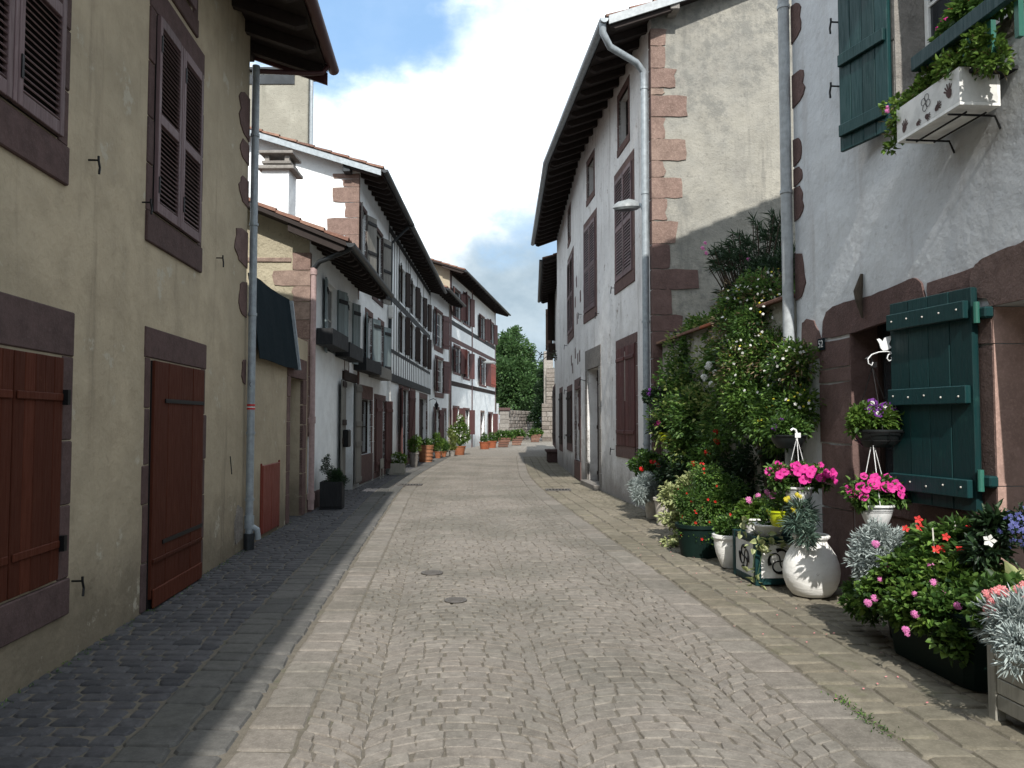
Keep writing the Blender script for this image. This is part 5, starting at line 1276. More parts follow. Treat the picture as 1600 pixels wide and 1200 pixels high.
flowers(t, [p[:3] for p in wp], [(-.2, -1, .5)] * 6, .055, 'head', 'petal_white', name='white_flower')
B = [cl(*q) for q in ((1170, 470, 9.9, .26), (1205, 462, 9.6, .28), (1235, 480, 9.3, .2), (1165, 520, 9.9, .30), (1205, 515, 9.4, .32), (1178, 570, 9.5, .32), (1222, 560, 9.1, .28), (1250, 570, 8.3, .22), (1200, 615, 9.2, .34), (1240, 615, 8.6, .28), (1258, 640, 8.2, .20), (1225, 660, 8.7, .28), (1185, 650, 9.3, .28), (1150, 495, 10.2, .2))]
t = thing('climbing_shrub', 'tall climber dotted with tiny white and cream flowers, rising against the pale downpipe', 'climber', (3.0, 9.0, 0))
B = [(a[0] - .05, a[1], a[2], a[3] * 1.25) for a in B]; foliage(t, rel(t, B), 22000, .045, .022, 'leaf_mid'); foliage(t, rel(t, B[:8]), 3500, .05, .014, 'dry_stem', name='dry_shoots'); foliage(t, rel(t, B[5:]), 5000, .05, .026, 'leaf_bright', name='young_leaves')
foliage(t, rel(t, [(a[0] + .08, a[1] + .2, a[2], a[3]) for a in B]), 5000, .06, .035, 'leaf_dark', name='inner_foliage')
small_blossoms(t, rel(t, B[:11]), 150, .019, 'petal_white'); small_blossoms(t, rel(t, B), 70, .015, 'petal_yellow', name='yellow_blossoms')
stems(t, (0, 0, 0), rel(t, B), .010, 'bark')
D_ = [cl(*q) for q in ((1085, 745, 11.6, .36), (1130, 760, 10.8, .38), (1165, 740, 10.2, .36), (1195, 720, 9.8, .34), (1215, 755, 9.4, .30), (1180, 780, 9.9, .30), (1050, 730, 12.3, .3), (1250, 690, 8.7, .2), (1225, 715, 9.1, .25))]
t = thing('shade_shrub', 'dark evergreen undergrowth at the foot of the garden wall behind the pots', 'shrub', (2.8, 10.6, 0))
D_ = [(a[0] + .05, a[1], a[2], a[3] * 1.08) for a in D_]; foliage(t, rel(t, D_), 17000, .06, .03, 'leaf_dark'); stems(t, (0, 0, 0), rel(t, D_), .01, 'bark')
# oleander on the terrace
t = thing('oleander', 'dark oleander with long narrow leaves rising above the garden wall', 'shrub', (3.45, 11.3, 2.6))
tips = []
for i in range(95):
    px_ = rng.uniform(1108, 1245); py_ = rng.uniform(335, 455); 
    if py_ < 395 - (px_ - 1100) * .75: py_ += 40
    if px_ < 1150 and py_ > 420: px_ += 60
    tips.append(tuple(atY(px_, py_, 10.4 + rng.uniform(0, 1.6))))
P = []; Dd = []
for tp in rel(t, tips):
    tp = np.array(tp); ax = nrm((tp - np.array(tuple(atY(1232, 415, 11.2) - t.location)))[None])[0] * .8 + np.array([-.15, -.1, .12])
    for k_ in range(32):
        s_ = rng.uniform(-.36, .02); P.append(tp + ax * s_); Dd.append(ax * .75 + rng.normal(0, .42, 3) + np.array([0, 0, -.05]))
put('foliage', leaves_mesh('foliage', P, Dd, .145 * rng.uniform(.7, 1.2, len(P)), .017, .1, .12), 'leaf_oleander', t, local=True, kind='stuff')
stems(t, (0.05, 0, 0), rel(t, tips), .012, 'bark')
K = [cl(1180, 440, 10.6, .28), cl(1215, 425, 10.3, .28), cl(1150, 465, 11, .2)]
foliage(t, rel(t, K), 2500, .10, .02, 'leaf_oleander', name='lower_foliage')
fl = rel(t, [cl(1098, 388, 11, .1), cl(1104, 395, 11, .1), cl(1170, 405, 10.8, .1), cl(1102, 380, 11.2, .1)]); flowers(t, [p[:3] for p in fl], [(-.3, -1, .2)] * 4, .04, 'head', 'petal_pink')

# ---- pots and tubs, from the far end of the garden wall towards the camera
def potted(name, label, cat, x, y, Yoff=0, group=None, loc=None, rz=0.0):
    p = loc if loc is not None else G(x, y); return thing(name, label, cat, tuple(p), group, rz)
def lc(root, items):
    """clumps given as photograph points and depth, in the root's own axes (unturned roots only)"""
    return rel(root, [cl(*q) for q in items])
t = potted('potted_silver_ragwort', 'silver-leaved ragwort in a pot, first plant by the long weathered house', 'potted plant', 0, 0, loc=(2.35, 13.2, 0))
pot(t, .17, .34, 'cream_pot'); cc = lc(t, ((1005, 758, 13.0, .20), (1025, 765, 13.0, .18), (1000, 775, 12.9, .14))); foliage(t, cc, 3600, .07, .012, 'leaf_silver', droop=.1); stems(t, (0, 0, .3), cc, .006)
t = potted('potted_geranium', 'red geranium in a tall pot behind the farthest silver ragwort', 'potted plant', 0, 0, loc=(2.42, 13.45, 0))
pot(t, .16, .5, 'black_plastic'); cc = lc(t, ((1005, 722, 13.4, .22), (1025, 730, 13.3, .2))); foliage(t, cc, 1800, .05, .045, 'leaf_mid')
fl = lc(t, ((1002, 733, 12.9, .1), (1024, 722, 12.9, .1), (1029, 727, 12.9, .1), (1018, 722, 12.9, .1))); flowers(t, [p[:3] for p in fl], [(-.3, -1, .4)] * 4, .045, 'head', 'petal_red')
def hanging(label, x, y, Y, r, hgt, potmat, leafm, fmat, nfl, hook_px=None, fr_=.032, spread=(.22, .17), group=None, stripe=False, kind='petunia', centre=None, hangmat='white_plastic', name='hanging_basket', leafs=1700, fpos=None):
    p = atY(x, y, Y); t = thing(name, label, 'hanging basket', (p.x, p.y, p.z), group)
    pot(t, r, hgt, potmat, taper=.62, rim=.012, belly=.06)
    if stripe:
        for i in range(3): put('pot_stripe', MB().lathe([(r * .965 + .004, hgt * (.66 + .07 * i)), (r * .968 + .0062, hgt * (.67 + .07 * i)), (r * .972 + .004, hgt * (.68 + .07 * i))], n=28), 'gutter_dark', t, local=True)
    cc = [(0, 0, hgt + .09, .13), (-spread[0] * .55, -.03, hgt + .09, .11), (spread[0] * .55, 0, hgt + .08, .11), (0, -.06, hgt + .07, .10), (-r, -.02, hgt + .02, .06), (r, -.02, hgt + .02, .05)]
    foliage(t, cc, leafs, .045, .026, leafm)
    Pq = []; Dq = []
    for i in range(nfl):
        a = rng.uniform(0, 2 * math.pi); q = math.sqrt(rng.uniform(.1, 1)); Pq.append((spread[0] * q * math.cos(a), -abs(spread[1] * q * math.sin(a)) * 1.0, hgt + .10 + .12 * (1 - q) + rng.uniform(-.06, .05))); Dq.append((math.cos(a) * .5 * q, -1.0, .35 + rng.uniform(-.2, .3)))
    flowers(t, Pq, Dq, fr_, kind, fmat, centre=centre)
    if hook_px:
        hk = atY(hook_px[0], hook_px[1], Y + .02) - t.location; m = MB()
        for a in (0.3, 2.4, 4.5): m.tube([(r * math.cos(a), r * math.sin(a), hgt), tuple(hk - Vector((0, 0, .02)))], .0035, 5)
        put('hanger_strings', m, hangmat, t, local=True, kind='stuff')
        put('hanger_hook', MB().tube([tuple(hk + Vector(q)) for q in ((0, 0, -.05), (0, 0, .02), (-.01, 0, .05), (-.035, 0, .06), (-.055, 0, .045))], .010, 8), hangmat, t, local=True, smooth=True)
        put('hook_plate', MB().box(hk + Vector((.005, -.012, .0)), (.026, 0, 0), (0, .003, 0), (0, 0, .022)), hangmat, t, local=True)
    return t
hanging('dark violet petunias in a hanging pot high on the grey downpipe', 1025, 640, 12.7, .13, .14, 'black_plastic', 'leaf_dark', 'petal_purple', 10, spread=(.2, .16))
hanging('magenta petunias trailing from a lime pot low at the far end of the climber', 1040, 690, 12.3, .12, .14, 'lime_plastic', 'leaf_dark', 'petal_magenta', 14, spread=(.26, .2), fr_=.038)
t = potted('potted_variegated_shrub', 'cream-edged variegated shrub spilling over a pale grey pot', 'potted plant', 0, 0, loc=tuple(G(1040, 820)))
pot(t, .17, .42, 'cream_pot'); cc = lc(t, ((1052, 775, 10.9, .18), (1075, 760, 10.8, .18), (1048, 810, 10.7, .14), (1060, 835, 10.4, .12), (1080, 790, 10.4, .16), (1045, 850, 10.2, .07))); foliage(t, cc, 1700, .062, .042, 'leaf_variegated')
t = potted('potted_salvia', 'dense green shrub with scattered small red flowers in a large dark tub', 'potted plant', 0, 0, loc=tuple(G(1092, 868)))
pot(t, .26, .38, 'green_tub', taper=.8); cc = lc(t, ((1090, 775, 9.9, .26), (1120, 790, 9.7, .26), (1140, 770, 9.7, .22), (1105, 740, 9.9, .2), (1145, 810, 9.5, .18), (1090, 815, 9.7, .2), (1125, 830, 9.4, .15), (1078, 832, 9.5, .13), (1100, 838, 9.4, .12)))
foliage(t, cc, 8500, .034, .018, 'leaf_mid'); foliage(t, cc, 1600, .036, .02, 'leaf_bright', name='young_leaves'); P_, D2 = on_clumps(cc, 26); flowers(t, P_, D2, .018, 'petals', 'petal_red'); stems(t, (0, 0, .4), cc, .006)
t = potted('potted_rose', 'two red rose blooms on thin canes in front of the climber', 'shrub', 0, 0, loc=(2.45, 10.3, 0))
cc = lc(t, ((1120, 690, 10.2, .1), (1105, 707, 10.2, .1), (1118, 675, 10.3, .08), (1083, 725, 10.2, .06))); stems(t, (0, 0, 0), cc, .006); foliage(t, cc, 300, .05, .03, 'leaf_mid')
flowers(t, [p[:3] for p in cc], [(-.2, -1, .3)] * 4, .05, 'head', 'petal_red')
t = potted('potted_shrub', 'whitewashed round-bottomed pot under the red-flowered shrub', 'potted plant', 0, 0, loc=tuple(G(1140, 886)))
pot(t, .165, .36, 'whitewashed_clay', taper=.5, belly=.14); cc = [(0, 0, .42, .14), (-.08, .05, .40, .1)]; foliage(t, cc, 600, .04, .022, 'leaf_mid')
# painted box planter with swirl emblems
def emblem(fr_pt, ux, uz, n, R_, root):
    m = MB()
    for q in range(4):
        a0 = q * math.pi / 2; pts = []; rad = []
        for i in range(13):
            s_ = i / 12; a = a0 + 2.6 * s_ - .2; r = R_ * (.04 + .82 * math.sin(s_ * 1.9) / .95); a = a0 + 1.9 * s_ ** 1.6
            pts.append(fr_pt + ux * (r * math.cos(a)) + uz * (r * math.sin(a))); rad.append(R_ * (.05 + .12 * s_ ** 4))
        m.tube(pts, rad, 7)
    put('swirl_emblem', m, 'black_iron', root, local=True)
t = potted('painted_planter', 'square green planter with white panels bearing black curled crosses', 'planter', 0, 0, loc=tuple(G(1181, 916) + Vector((.0, 0, 0))), rz=-RZ)
w_, d_, h_ = .50, .62, .47
for sx in (0, 1):
    for sy in (0, 1): put('corner_post', MB().box((.03 + sx * (w_ - .06), .03 + sy * (d_ - .06), h_ / 2), (.03, 0, 0), (0, .03, 0), (0, 0, h_ / 2), ch=.005), 'green_paint', t, local=True)
for z in (.04, h_ - .03):
    for sy in (0, 1): put('rail', MB().box((w_ / 2, .03 + sy * (d_ - .06), z), (w_ / 2 - .061, 0, 0), (0, .026, 0), (0, 0, .03), ch=.004), 'green_paint', t, local=True); put('rail', MB().box((.03 + sy * (w_ - .06), d_ / 2, z), (.026, 0, 0), (0, d_ / 2 - .061, 0), (0, 0, .03), ch=.004), 'green_paint', t, local=True)
for sy in (0, 1): put('panel', MB().box((w_ / 2, .024 + sy * (d_ - .048), h_ / 2), (w_ / 2 - .062, 0, 0), (0, .012, 0), (0, 0, h_ / 2 - .072)), 'white_paint', t, local=True); put('panel', MB().box((.024 + sy * (w_ - .048), d_ / 2, h_ / 2), (.012, 0, 0), (0, d_ / 2 - .062, 0), (0, 0, h_ / 2 - .072)), 'white_paint', t, local=True)
put('top_board', MB().box((w_ / 2, d_ / 2, h_ - .06), (w_ / 2 - .07, 0, 0), (0, d_ / 2 - .07, 0), (0, 0, .01)), 'soil', t, local=True)
emblem(Vector((w_ / 2, .008, h_ / 2)), Vector((1, 0, 0)), Vector((0, 0, 1)), None, .125, t); emblem(Vector((.008, d_ / 2, h_ / 2)), Vector((0, 1, 0)), Vector((0, 0, 1)), None, .125, t)
bx = t.location.copy()
t = thing('trailing_ivy', 'cream-edged ivy trailing over the front of the painted planter', 'climber', (bx.x + .05, bx.y - .02, .45))
cc = [(0, 0, .02, .09), (-.06, -.04, -.06, .07), (.10, -.03, -.05, .07), (.02, -.06, -.12, .06), (.28, -.04, -.03, .08), (-.09, .0, -.32, .07), (-.06, -.02, -.40, .06), (-.13, .2, .1, .08), (.33, -.04, -.12, .05), (.22, -.02, .12, .06)]
P, D = clump_points(cc, 150); P, D = P[::2], D[::2]; me = leaves_mesh('foliage', P, D, .07 * rng.uniform(.7, 1.2, len(P)), .055, .15, .3)
put('foliage', me, 'leaf_variegated', t, local=True, kind='stuff'); stems(t, (0, 0, 0), cc, .003)
p = atY(1176, 845, 8.35); t = thing('potted_geranium', 'small white bowl of pink geraniums on the back left of the painted planter', 'potted plant', (p.x, p.y, .425)); pot(t, .11, .17, 'whitewashed_clay', taper=.6)
cc = [(0, 0, .24, .12), (-.08, 0, .22, .1), (.08, -.02, .26, .1)]; foliage(t, cc, 500, .06, .05, 'leaf_bright'); fl = lc(t, ((1170, 782, 8.3, .1), (1186, 775, 8.3, .1), (1200, 772, 8.3, .1), (1206, 776, 8.3, .1))); flowers(t, [q[:3] for q in fl], [(-.2, -1, .4)] * 4, .045, 'head', 'petal_pink'); stems(t, (0, 0, .2), fl, .004)
p = atY(1202, 850, 8.0); t = thing('potted_geranium', 'wide white bowl on the front right of the painted planter with a few sprigs', 'potted plant', (p.x, p.y, .425)); pot(t, .145, .15, 'whitewashed_clay', taper=.55, belly=.08)
cc = [(0, 0, .19, .1), (.08, -.02, .17, .08)]; foliage(t, cc, 260, .05, .03, 'leaf_mid')
# whitewashed jar
t = potted('whitewashed_jar', 'big round whitewashed clay jar holding a grey-blue plant with yellow flowers', 'jar', 0, 0, loc=tuple(G(1268, 930)))
pr = [(0, .0), (.13, .002), (.17, .012), (.215, .07), (.245, .15), (.253, .22), (.245, .29), (.218, .37), (.178, .435), (.150, .475), (.142, .50), (.150, .518), (.168, .53), (.172, .545), (.160, .558), (.140, .555), (.130, .53), (.128, .48)]
put('jar_body', MB().lathe(pr, n=44, wob=.006), 'whitewashed_clay', t, local=True, smooth=True); put('soil', MB().lathe([(0, .525), (.134, .52)], n=24), 'soil', t, local=True)
cc = lc(t, ((1255, 835, 7.2, .09), (1245, 815, 7.2, .08), (1262, 805, 7.25, .08), (1250, 795, 7.2, .07))); foliage(t, cc, 800, .09, .010, 'leaf_blue', droop=.15)
fl = lc(t, ((1232, 778, 7.2, .1), (1246, 773, 7.2, .1), (1239, 795, 7.2, .1), (1228, 781, 7.2, .1), (1241, 799, 7.2, .1), (1250, 776, 7.2, .1))); flowers(t, [q[:3] for q in fl], [(-.2, -1, .4)] * 6, .028, 'head', 'petal_yellow'); stems(t, (0, 0, .52), fl, .004)
# hanging pots
hanging('white ribbed hanging pot brimming with magenta petunias over the whitewashed jar', 1248, 788, 7.35, .125, .165, 'white_plastic', 'leaf_mid', 'petal_magenta', 34, hook_px=(1245, 680), fr_=.040, spread=(.34, .22), group=None, stripe=True)
hanging('black bowl hanging from the wall above the magenta petunias beside the stone pier', 1232, 700, 7.75, .17, .13, 'black_plastic', 'leaf_mid', 'petal_purple', 3, spread=(.2, .1), leafs=900)
hanging('lime green hanging pot half hidden behind the magenta petunias', 1220, 822, 7.55, .12, .15, 'lime_plastic', 'leaf_mid', 'petal_pink', 6, hook_px=(1232, 745), hangmat='bark', kind='head', fr_=.035, spread=(.16, .1), leafs=350)
bp = F8.px(1400, 548, .33)
# bird bracket
Yb = 6.45
t = thing('bird_bracket', 'white metal bird on a scrolled bracket above the black hanging basket', 'bracket', tuple(atY(1384, 560, Yb)))
def px3(x, y, Y=Yb): return atY(x, y, Y) - t.location
sc_ = [(1358, 571), (1356, 562), (1360, 555), (1370, 551), (1384, 549), (1397, 552)]
put('scroll', MB().tube([px3(*q) for q in [(1364, 566), (1362, 571), (1357, 568), (1356, 561), (1362, 554), (1373, 550), (1386, 549), (1398, 552)]], .005, 6), 'white_plastic', t, local=True)
put('scroll', MB().tube([px3(*q) for q in [(1398, 552), (1394, 552), (1388, 554), (1386, 560), (1389, 564), (1394, 562), (1393, 558)]], .005, 6), 'white_plastic', t, local=True)
put('arm', MB().tube([px3(1398, 552), F8.P(F8.px(1405, 555)[0], .0, F8.px(1405, 555)[1]) - t.location], .006, 6), 'white_plastic', t, local=True)
bird = [(1370, 530), (1374, 529), (1377, 531), (1379, 534), (1382, 528), (1387, 526), (1395, 524), (1392, 531), (1389, 537), (1391, 541), (1397, 541), (1392, 544), (1386, 547), (1380, 548), (1376, 544), (1374, 537), (1372, 533)]
put('bird', MB().prism([px3(*q) for q in bird], (0, .006, 0)), 'white_plastic', t, local=True)
t = hanging('black wire hanging basket of violet-and-white petunias under the white metal bird', 1371, 698, 6.45, .185, .14, 'black_plastic', 'leaf_bright', 'petal_purple', 18, hook_px=(1363, 570), hangmat='black_iron', fr_=.042, spread=(.22, .14), leafs=1800, centre='petal_white')
m = MB()
for z, r in ((.12, .205), (.05, .17), (.0, .11)): m.tube([(r * math.cos(a), r * math.sin(a), z) for a in np.linspace(0, 2 * math.pi, 25)], .0035, 5, caps=False)
for a in np.linspace(0, 2 * math.pi, 9)[:-1]: m.tube([(.205 * math.cos(a), .205 * math.sin(a), .12), (.17 * math.cos(a + .15), .17 * math.sin(a + .15), .05), (.11 * math.cos(a), .11 * math.sin(a), 0)], .003, 5)
put('wire_basket', m, 'black_iron', t, local=True)
for x, y in ((1366, 658), (1378, 660), (1405, 617), (1413, 660), (1345, 645)): pass
hanging('white ribbed hanging pot of magenta petunias in front of the shop window', 1370, 820, 6.35, .125, .165, 'white_plastic', 'leaf_mid', 'petal_magenta', 32, hook_px=(1363, 682), fr_=.040, spread=(.26, .2), stripe=True)

# big green tub with pelargoniums
t = thing('pelargonium_tub', 'large dark green tub overflowing with pink-flowered trailing pelargoniums', 'planter', (2.86, 5.22, 0), None, -RZ)
m = MB(); wx, wy, hh = .21, .52, .43
for (z0, s0), (z1, s1) in (((0, .86), (.36, .98)), ((.36, 1.0), (.43, 1.06))):
    ring = lambda z, s: [(sx * (wx * s - cr * (1 - math.cos(a))) , sy * (wy * s - cr * (1 - math.sin(a))), z) for (sx, sy, aa) in ((1, 1, (0, .5, 1)), (-1, 1, (1, .5, 0)), (-1, -1, (0, .5, 1)), (1, -1, (1, .5, 0))) for a in [q * math.pi / 2 for q in aa]]
    cr = .09; r0 = ring(z0, s0); r1 = ring(z1, s1); n = len(r0); m.add(r0 + r1, [(i, (i + 1) % n, n + (i + 1) % n, n + i) for i in range(n)])
m.add(r1, [tuple(range(len(r1)))])
put('tub', m, 'green_tub', t, local=True)
t2 = thing('pelargonium', 'pink trailing pelargonium mass growing out of the dark green tub', 'plant', (2.86, 5.22, .42))
E1 = lc(t2, ((1385, 925, 5.6, .15), (1420, 900, 5.5, .19), (1460, 910, 5.3, .20), (1500, 925, 5.1, .20), (1440, 945, 5.2, .17), (1480, 965, 5.0, .17), (1520, 975, 4.9, .16), (1495, 1000, 4.85, .12), (1365, 935, 5.8, .12), (1410, 955, 5.4, .12), (1520, 900, 5.2, .18), (1450, 880, 5.6, .16)))
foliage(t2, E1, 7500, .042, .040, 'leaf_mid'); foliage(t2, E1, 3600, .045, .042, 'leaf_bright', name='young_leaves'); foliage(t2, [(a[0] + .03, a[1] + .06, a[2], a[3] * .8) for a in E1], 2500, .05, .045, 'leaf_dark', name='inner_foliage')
fp = lc(t2, ((1449, 853, 5.5, .1), (1389, 884, 5.55, .1), (1454, 884, 5.2, .1), (1375, 905, 5.5, .1), (1389, 909, 5.5, .1), (1356, 942, 5.5, .1), (1366, 935, 5.5, .1), (1430, 959, 4.95, .1), (1415, 984, 4.95, .1), (1417, 990, 4.95, .1), (1497, 946, 4.8, .1), (1368, 850, 5.7, .1), (1459, 911, 5.1, .1), (1430, 928, 5.1, .1), (1527, 974, 4.7, .1), (1475, 925, 5.0, .1)))
flowers(t2, [q[:3] for q in fp], [(-.4, -1, .5)] * len(fp), .030, 'head', 'petal_pink'); stems(t2, (0, 0, 0), fp, .003)
t = thing('silver_ragwort', 'silver lacy ragwort bush between the magenta basket and the pelargonium tub', 'plant', (2.92, 5.95, 0))
pot(t, .15, .38, 'black_plastic'); E2 = lc(t, ((1360, 850, 6.0, .12), (1385, 845, 5.95, .13), (1350, 875, 6.0, .11), (1378, 880, 5.9, .12), (1400, 868, 5.9, .10), (1358, 900, 5.95, .08), (1372, 828, 6.0, .08)))
foliage(t, E2, 5200, .045, .009, 'leaf_silver', droop=.1); stems(t, (0, 0, .35), E2, .005)
t = thing('ground_weeds', 'small green weeds with a few pink petals at the foot of the stone pier', 'plant', (2.85, 6.3, 0)); E3 = lc(t, ((1345, 925, 6.2, .11), (1335, 945, 6.1, .08), (1360, 960, 6.0, .08))); foliage(t, E3, 900, .04, .022, 'leaf_mid')
# plants behind the tub
t = thing('potted_red_dipladenia', 'tall red-flowered plant tied to canes behind the pelargonium tub', 'potted plant', (3.12, 5.45, 0)); pot(t, .14, .34, 'terracotta')
E4 = lc(t, ((1470, 850, 5.4, .14), (1500, 845, 5.35, .14), (1525, 850, 5.3, .12), (1440, 840, 5.6, .09), (1510, 870, 5.2, .12))); foliage(t, E4, 1100, .07, .032, 'leaf_mid'); stems(t, (0, 0, .3), E4, .005)
for x0, y0, x1, y1 in ((1457, 825, 1462, 900), (1492, 815, 1496, 900), (1470, 870, 1500, 880)): put('cane', MB().tube([atY(x0, y0, 5.3) - t.location, atY(x1, y1, 5.3) - t.location], .005, 6), 'bleached_metal', t, local=True)
fl = lc(t, ((1478, 839, 5.2, .1), (1472, 857, 5.2, .1), (1463, 858, 5.2, .1), (1500, 858, 5.1, .1), (1526, 863, 5.1, .1), (1515, 825, 5.2, .1), (1435, 812, 5.5, .1), (1415, 826, 5.5, .1), (1437, 824, 5.5, .1))); flowers(t, [q[:3] for q in fl], [(-.3, -1, .4)] * 9, .028, 'petals', 'petal_red')
t = thing('potted_white_dipladenia', 'broad-leaved plant with one white flower under the green shutter hinge', 'potted plant', (3.22, 5.2, 0)); pot(t, .13, .36, 'white_plastic')
E5 = lc(t, ((1545, 840, 5.1, .12), (1555, 825, 5.1, .1), (1540, 860, 5.0, .1))); foliage(t, E5, 500, .08, .032, 'leaf_dark'); q = lc(t, ((1546, 845, 4.9, .1),)); flowers(t, [q[0][:3]], [(-.4, -1, .3)], .045, 'petals', 'petal_white'); stems(t, (0, 0, .3), E5, .005)
t = thing('hosta', 'white-edged broad hosta leaves in a pot at the right edge', 'potted plant', (3.12, 4.78, 0)); pot(t, .16, .5, 'cream_pot')
P = []; Dd = []
for i in range(26):
    a = rng.uniform(0, 2 * math.pi); P.append((rng.normal(0, .03), rng.normal(0, .03), .50)); Dd.append((math.cos(a), math.sin(a), rng.uniform(.5, 1.6)))
P = np.array(P); Dd = nrm(np.array(Dd)); P = P + Dd * .10
for i in range(26): put('leaf', leaves_mesh('leaf', P[i:i + 1], Dd[i:i + 1], .17 * rng.uniform(.8, 1.2), .085, .12, .3), 'leaf_variegated', t, local=True)
stems(t, (0, 0, .45), [tuple(x) for x in P], .004)
t = thing('potted_lobelia', 'pot of small blue flowers behind the white-edged hosta', 'potted plant', (3.20, 5.0, 0)); pot(t, .12, .62, 'terracotta'); E6 = lc(t, ((1592, 830, 4.85, .11), (1600, 815, 4.9, .1))); foliage(t, E6, 500, .03, .012, 'leaf_dark'); small_blossoms(t, E6, 110, .014, 'petal_blue')
# grey wooden planter
t = thing('wooden_planter', 'grey painted wooden planter box of horizontal boards at the lower right corner', 'planter', (2.575, 4.37, 0), None, -RZ)
for sx, sy in ((0, 0), (0, -1), (1, 0), (1, -1)): put('corner_post', MB().box((.03 + sx * .44, -.03 + sy * .80, .20), (.03, 0, 0), (0, .03, 0), (0, 0, .20), ch=.004), 'planter_grey', t, local=True)
for i in range(4):
    z = .105 + i * .085
    for sx in (0, 1): put('board', MB().box((.018 + sx * .464, -.43, z), (.010, 0, 0), (0, .368, 0), (0, 0, .040), ch=.004), 'planter_grey', t, local=True)
    for sy in (0, 1): put('board', MB().box((.25, -.018 - sy * .824, z), (.188, 0, 0), (0, .010, 0), (0, 0, .040), ch=.004), 'planter_grey', t, local=True)
put('soil', MB().box((.25, -.43, .2), (.22, 0, 0), (0, .38, 0), (0, 0, .14)), 'soil', t, local=True)
t = thing('silver_ragwort', 'silver felted foliage spilling over the grey wooden planter', 'plant', (2.8, 4.1, .36)); E7 = lc(t, ((1560, 960, 4.4, .09), (1590, 975, 4.2, .12), (1600, 1010, 4.0, .10), (1575, 1000, 4.2, .08), (1610, 960, 4.2, .12), (1585, 1035, 4.0, .05), (1545, 985, 4.5, .06)))
foliage(t, E7, 2600, .055, .011, 'leaf_silver', droop=.1); stems(t, (0, 0, 0), E7, .004)
t = thing('salmon_geranium', 'salmon pink geraniums flowering among the silver foliage at the right edge', 'plant', (2.8, 4.3, .36)); E8 = lc(t, ((1550, 935, 4.6, .12), (1600, 940, 4.4, .12), (1570, 925, 4.7, .12), (1540, 960, 4.5, .08))); foliage(t, E8, 700, .05, .045, 'leaf_mid')
fl = lc(t, ((1541, 928, 4.35, .1), (1549, 938, 4.35, .1), (1565, 922, 4.35, .1), (1572, 930, 4.35, .1), (1548, 948, 4.3, .1), (1592, 922, 4.3, .1), (1600, 915, 4.3, .1), (1556, 925, 4.35, .1), (1546, 955, 4.3, .1), (1597, 930, 4.3, .1))); flowers(t, [q[:3] for q in fl], [(-.4, -1, .4)] * 10, .036, 'head', 'petal_salmon'); stems(t, (0, 0, 0), fl, .003)

# ---- window boxes of the near white house
u0, u1 = 0, 0
fu1 = F8.px(1402, 225, .36)[0]; fu0 = F8.px(1500, 163, .36)[0]; bz = F8.px(1500, 163, .36)[1]
lb = flower_box(F8, fu0, fu1, bz, .26, .29, 'white_paint', 'white planter box painted with dark handprints, held below the upper window', name='painted_window_box', d0=.07)
m = MB()
for d in (.14, .28): m.tube([F8.P(fu0 + .05, d, bz - .03), F8.P(fu1 - .12, d, bz - .03)], .007, 6)
for u in (fu0 + .10, fu1 - .15): m.tube([F8.P(u, 0, bz - .12), F8.P(u, .04, bz - .03), F8.P(u, .38, bz - .03)], .008, 6)
put('iron_cradle', m, 'black_iron', lb)
def handprint(u, z, s, rot):
    m = MB(); c, sn = math.cos(rot), math.sin(rot)
    def q(a, b): return F8.P(u + (a * c - b * sn) * s, .3625, z + (a * sn + b * c) * s)
    m.add([q(.5 * math.cos(t) * (1 + .15 * math.sin(3 * t)), .55 * math.sin(t)) for t in np.linspace(0, 2 * math.pi, 12)[:-1]], [tuple(range(11))])
    for i in range(5):
        a = math.pi / 2 + (i - 2) * .38; d = .50; e = 1.25 - .12 * abs(i - 2)
        w1 = .10; pa = np.array([math.cos(a), math.sin(a)]); pb = np.array([-pa[1], pa[0]])
        m.add([q(*(pa * d + pb * w1)), q(*(pa * d - pb * w1)), q(*(pa * e - pb * w1)), q(*(pa * (e + .08))), q(*(pa * e + pb * w1))], [(0, 1, 2, 3, 4)])
    put('handprint', m, 'brown_stone', lb)
handprint(fu1 - .10, bz + .075, .055, .3); handprint(fu0 + .11, bz + .12, .062, -.3); handprint(fu0 + .25, bz + .075, .045, 1.1); handprint(fu0 + .37, bz + .06, .040, 2.0); handprint(fu0 + .48, bz + .05, .034, 1.4)
m = MB()
for i in range(4):
    a = i * math.pi / 2 + .4; cc0 = (fu0 + fu1) / 2 + .0; zc = bz + .165
    m.tube([F8.P(cc0 + .030 * math.cos(a) + .026 * math.cos(t), .364, zc + .030 * math.sin(a) * 1.2 + .026 * math.sin(t)) for t in np.linspace(0, 2 * math.pi, 13)], .002, 4, caps=False)
put('drawn_flower', m, 'black_iron', lb)
wm = F8.P((fu0 + fu1) / 2, .2, bz + .26)
t = thing('ivy_geranium', 'green ivy-leaved geranium spilling from the white handprint box', 'plant', tuple(wm)); items = []
for i in range(11):
    q = F8.P(fu0 - .12 + (fu1 - fu0 + .30) * i / 10, .19 + rng.uniform(-.05, .1), bz + .30 + rng.uniform(-.03, .06)); items.append((*q, .115))
for a in ((fu1 + .08, .3, bz + .10, .07), (fu1 + .05, .3, bz + .22, .09), (fu0 - .2, .25, bz + .22, .10), (fu1 + .14, .34, bz + .01, .04), (fu0 + .35, .2, bz + .42, .09), (fu0 + .5, .2, bz + .44, .08)): items.append((*F8.P(*a[:3]), a[3]))
it = rel(t, items); foliage(t, it, 3600, .04, .034, 'leaf_bright'); foliage(t, it, 500, .05, .006, 'dry_stem', name='dry_stalks'); stems(t, (0, 0, -.1), it, .004)
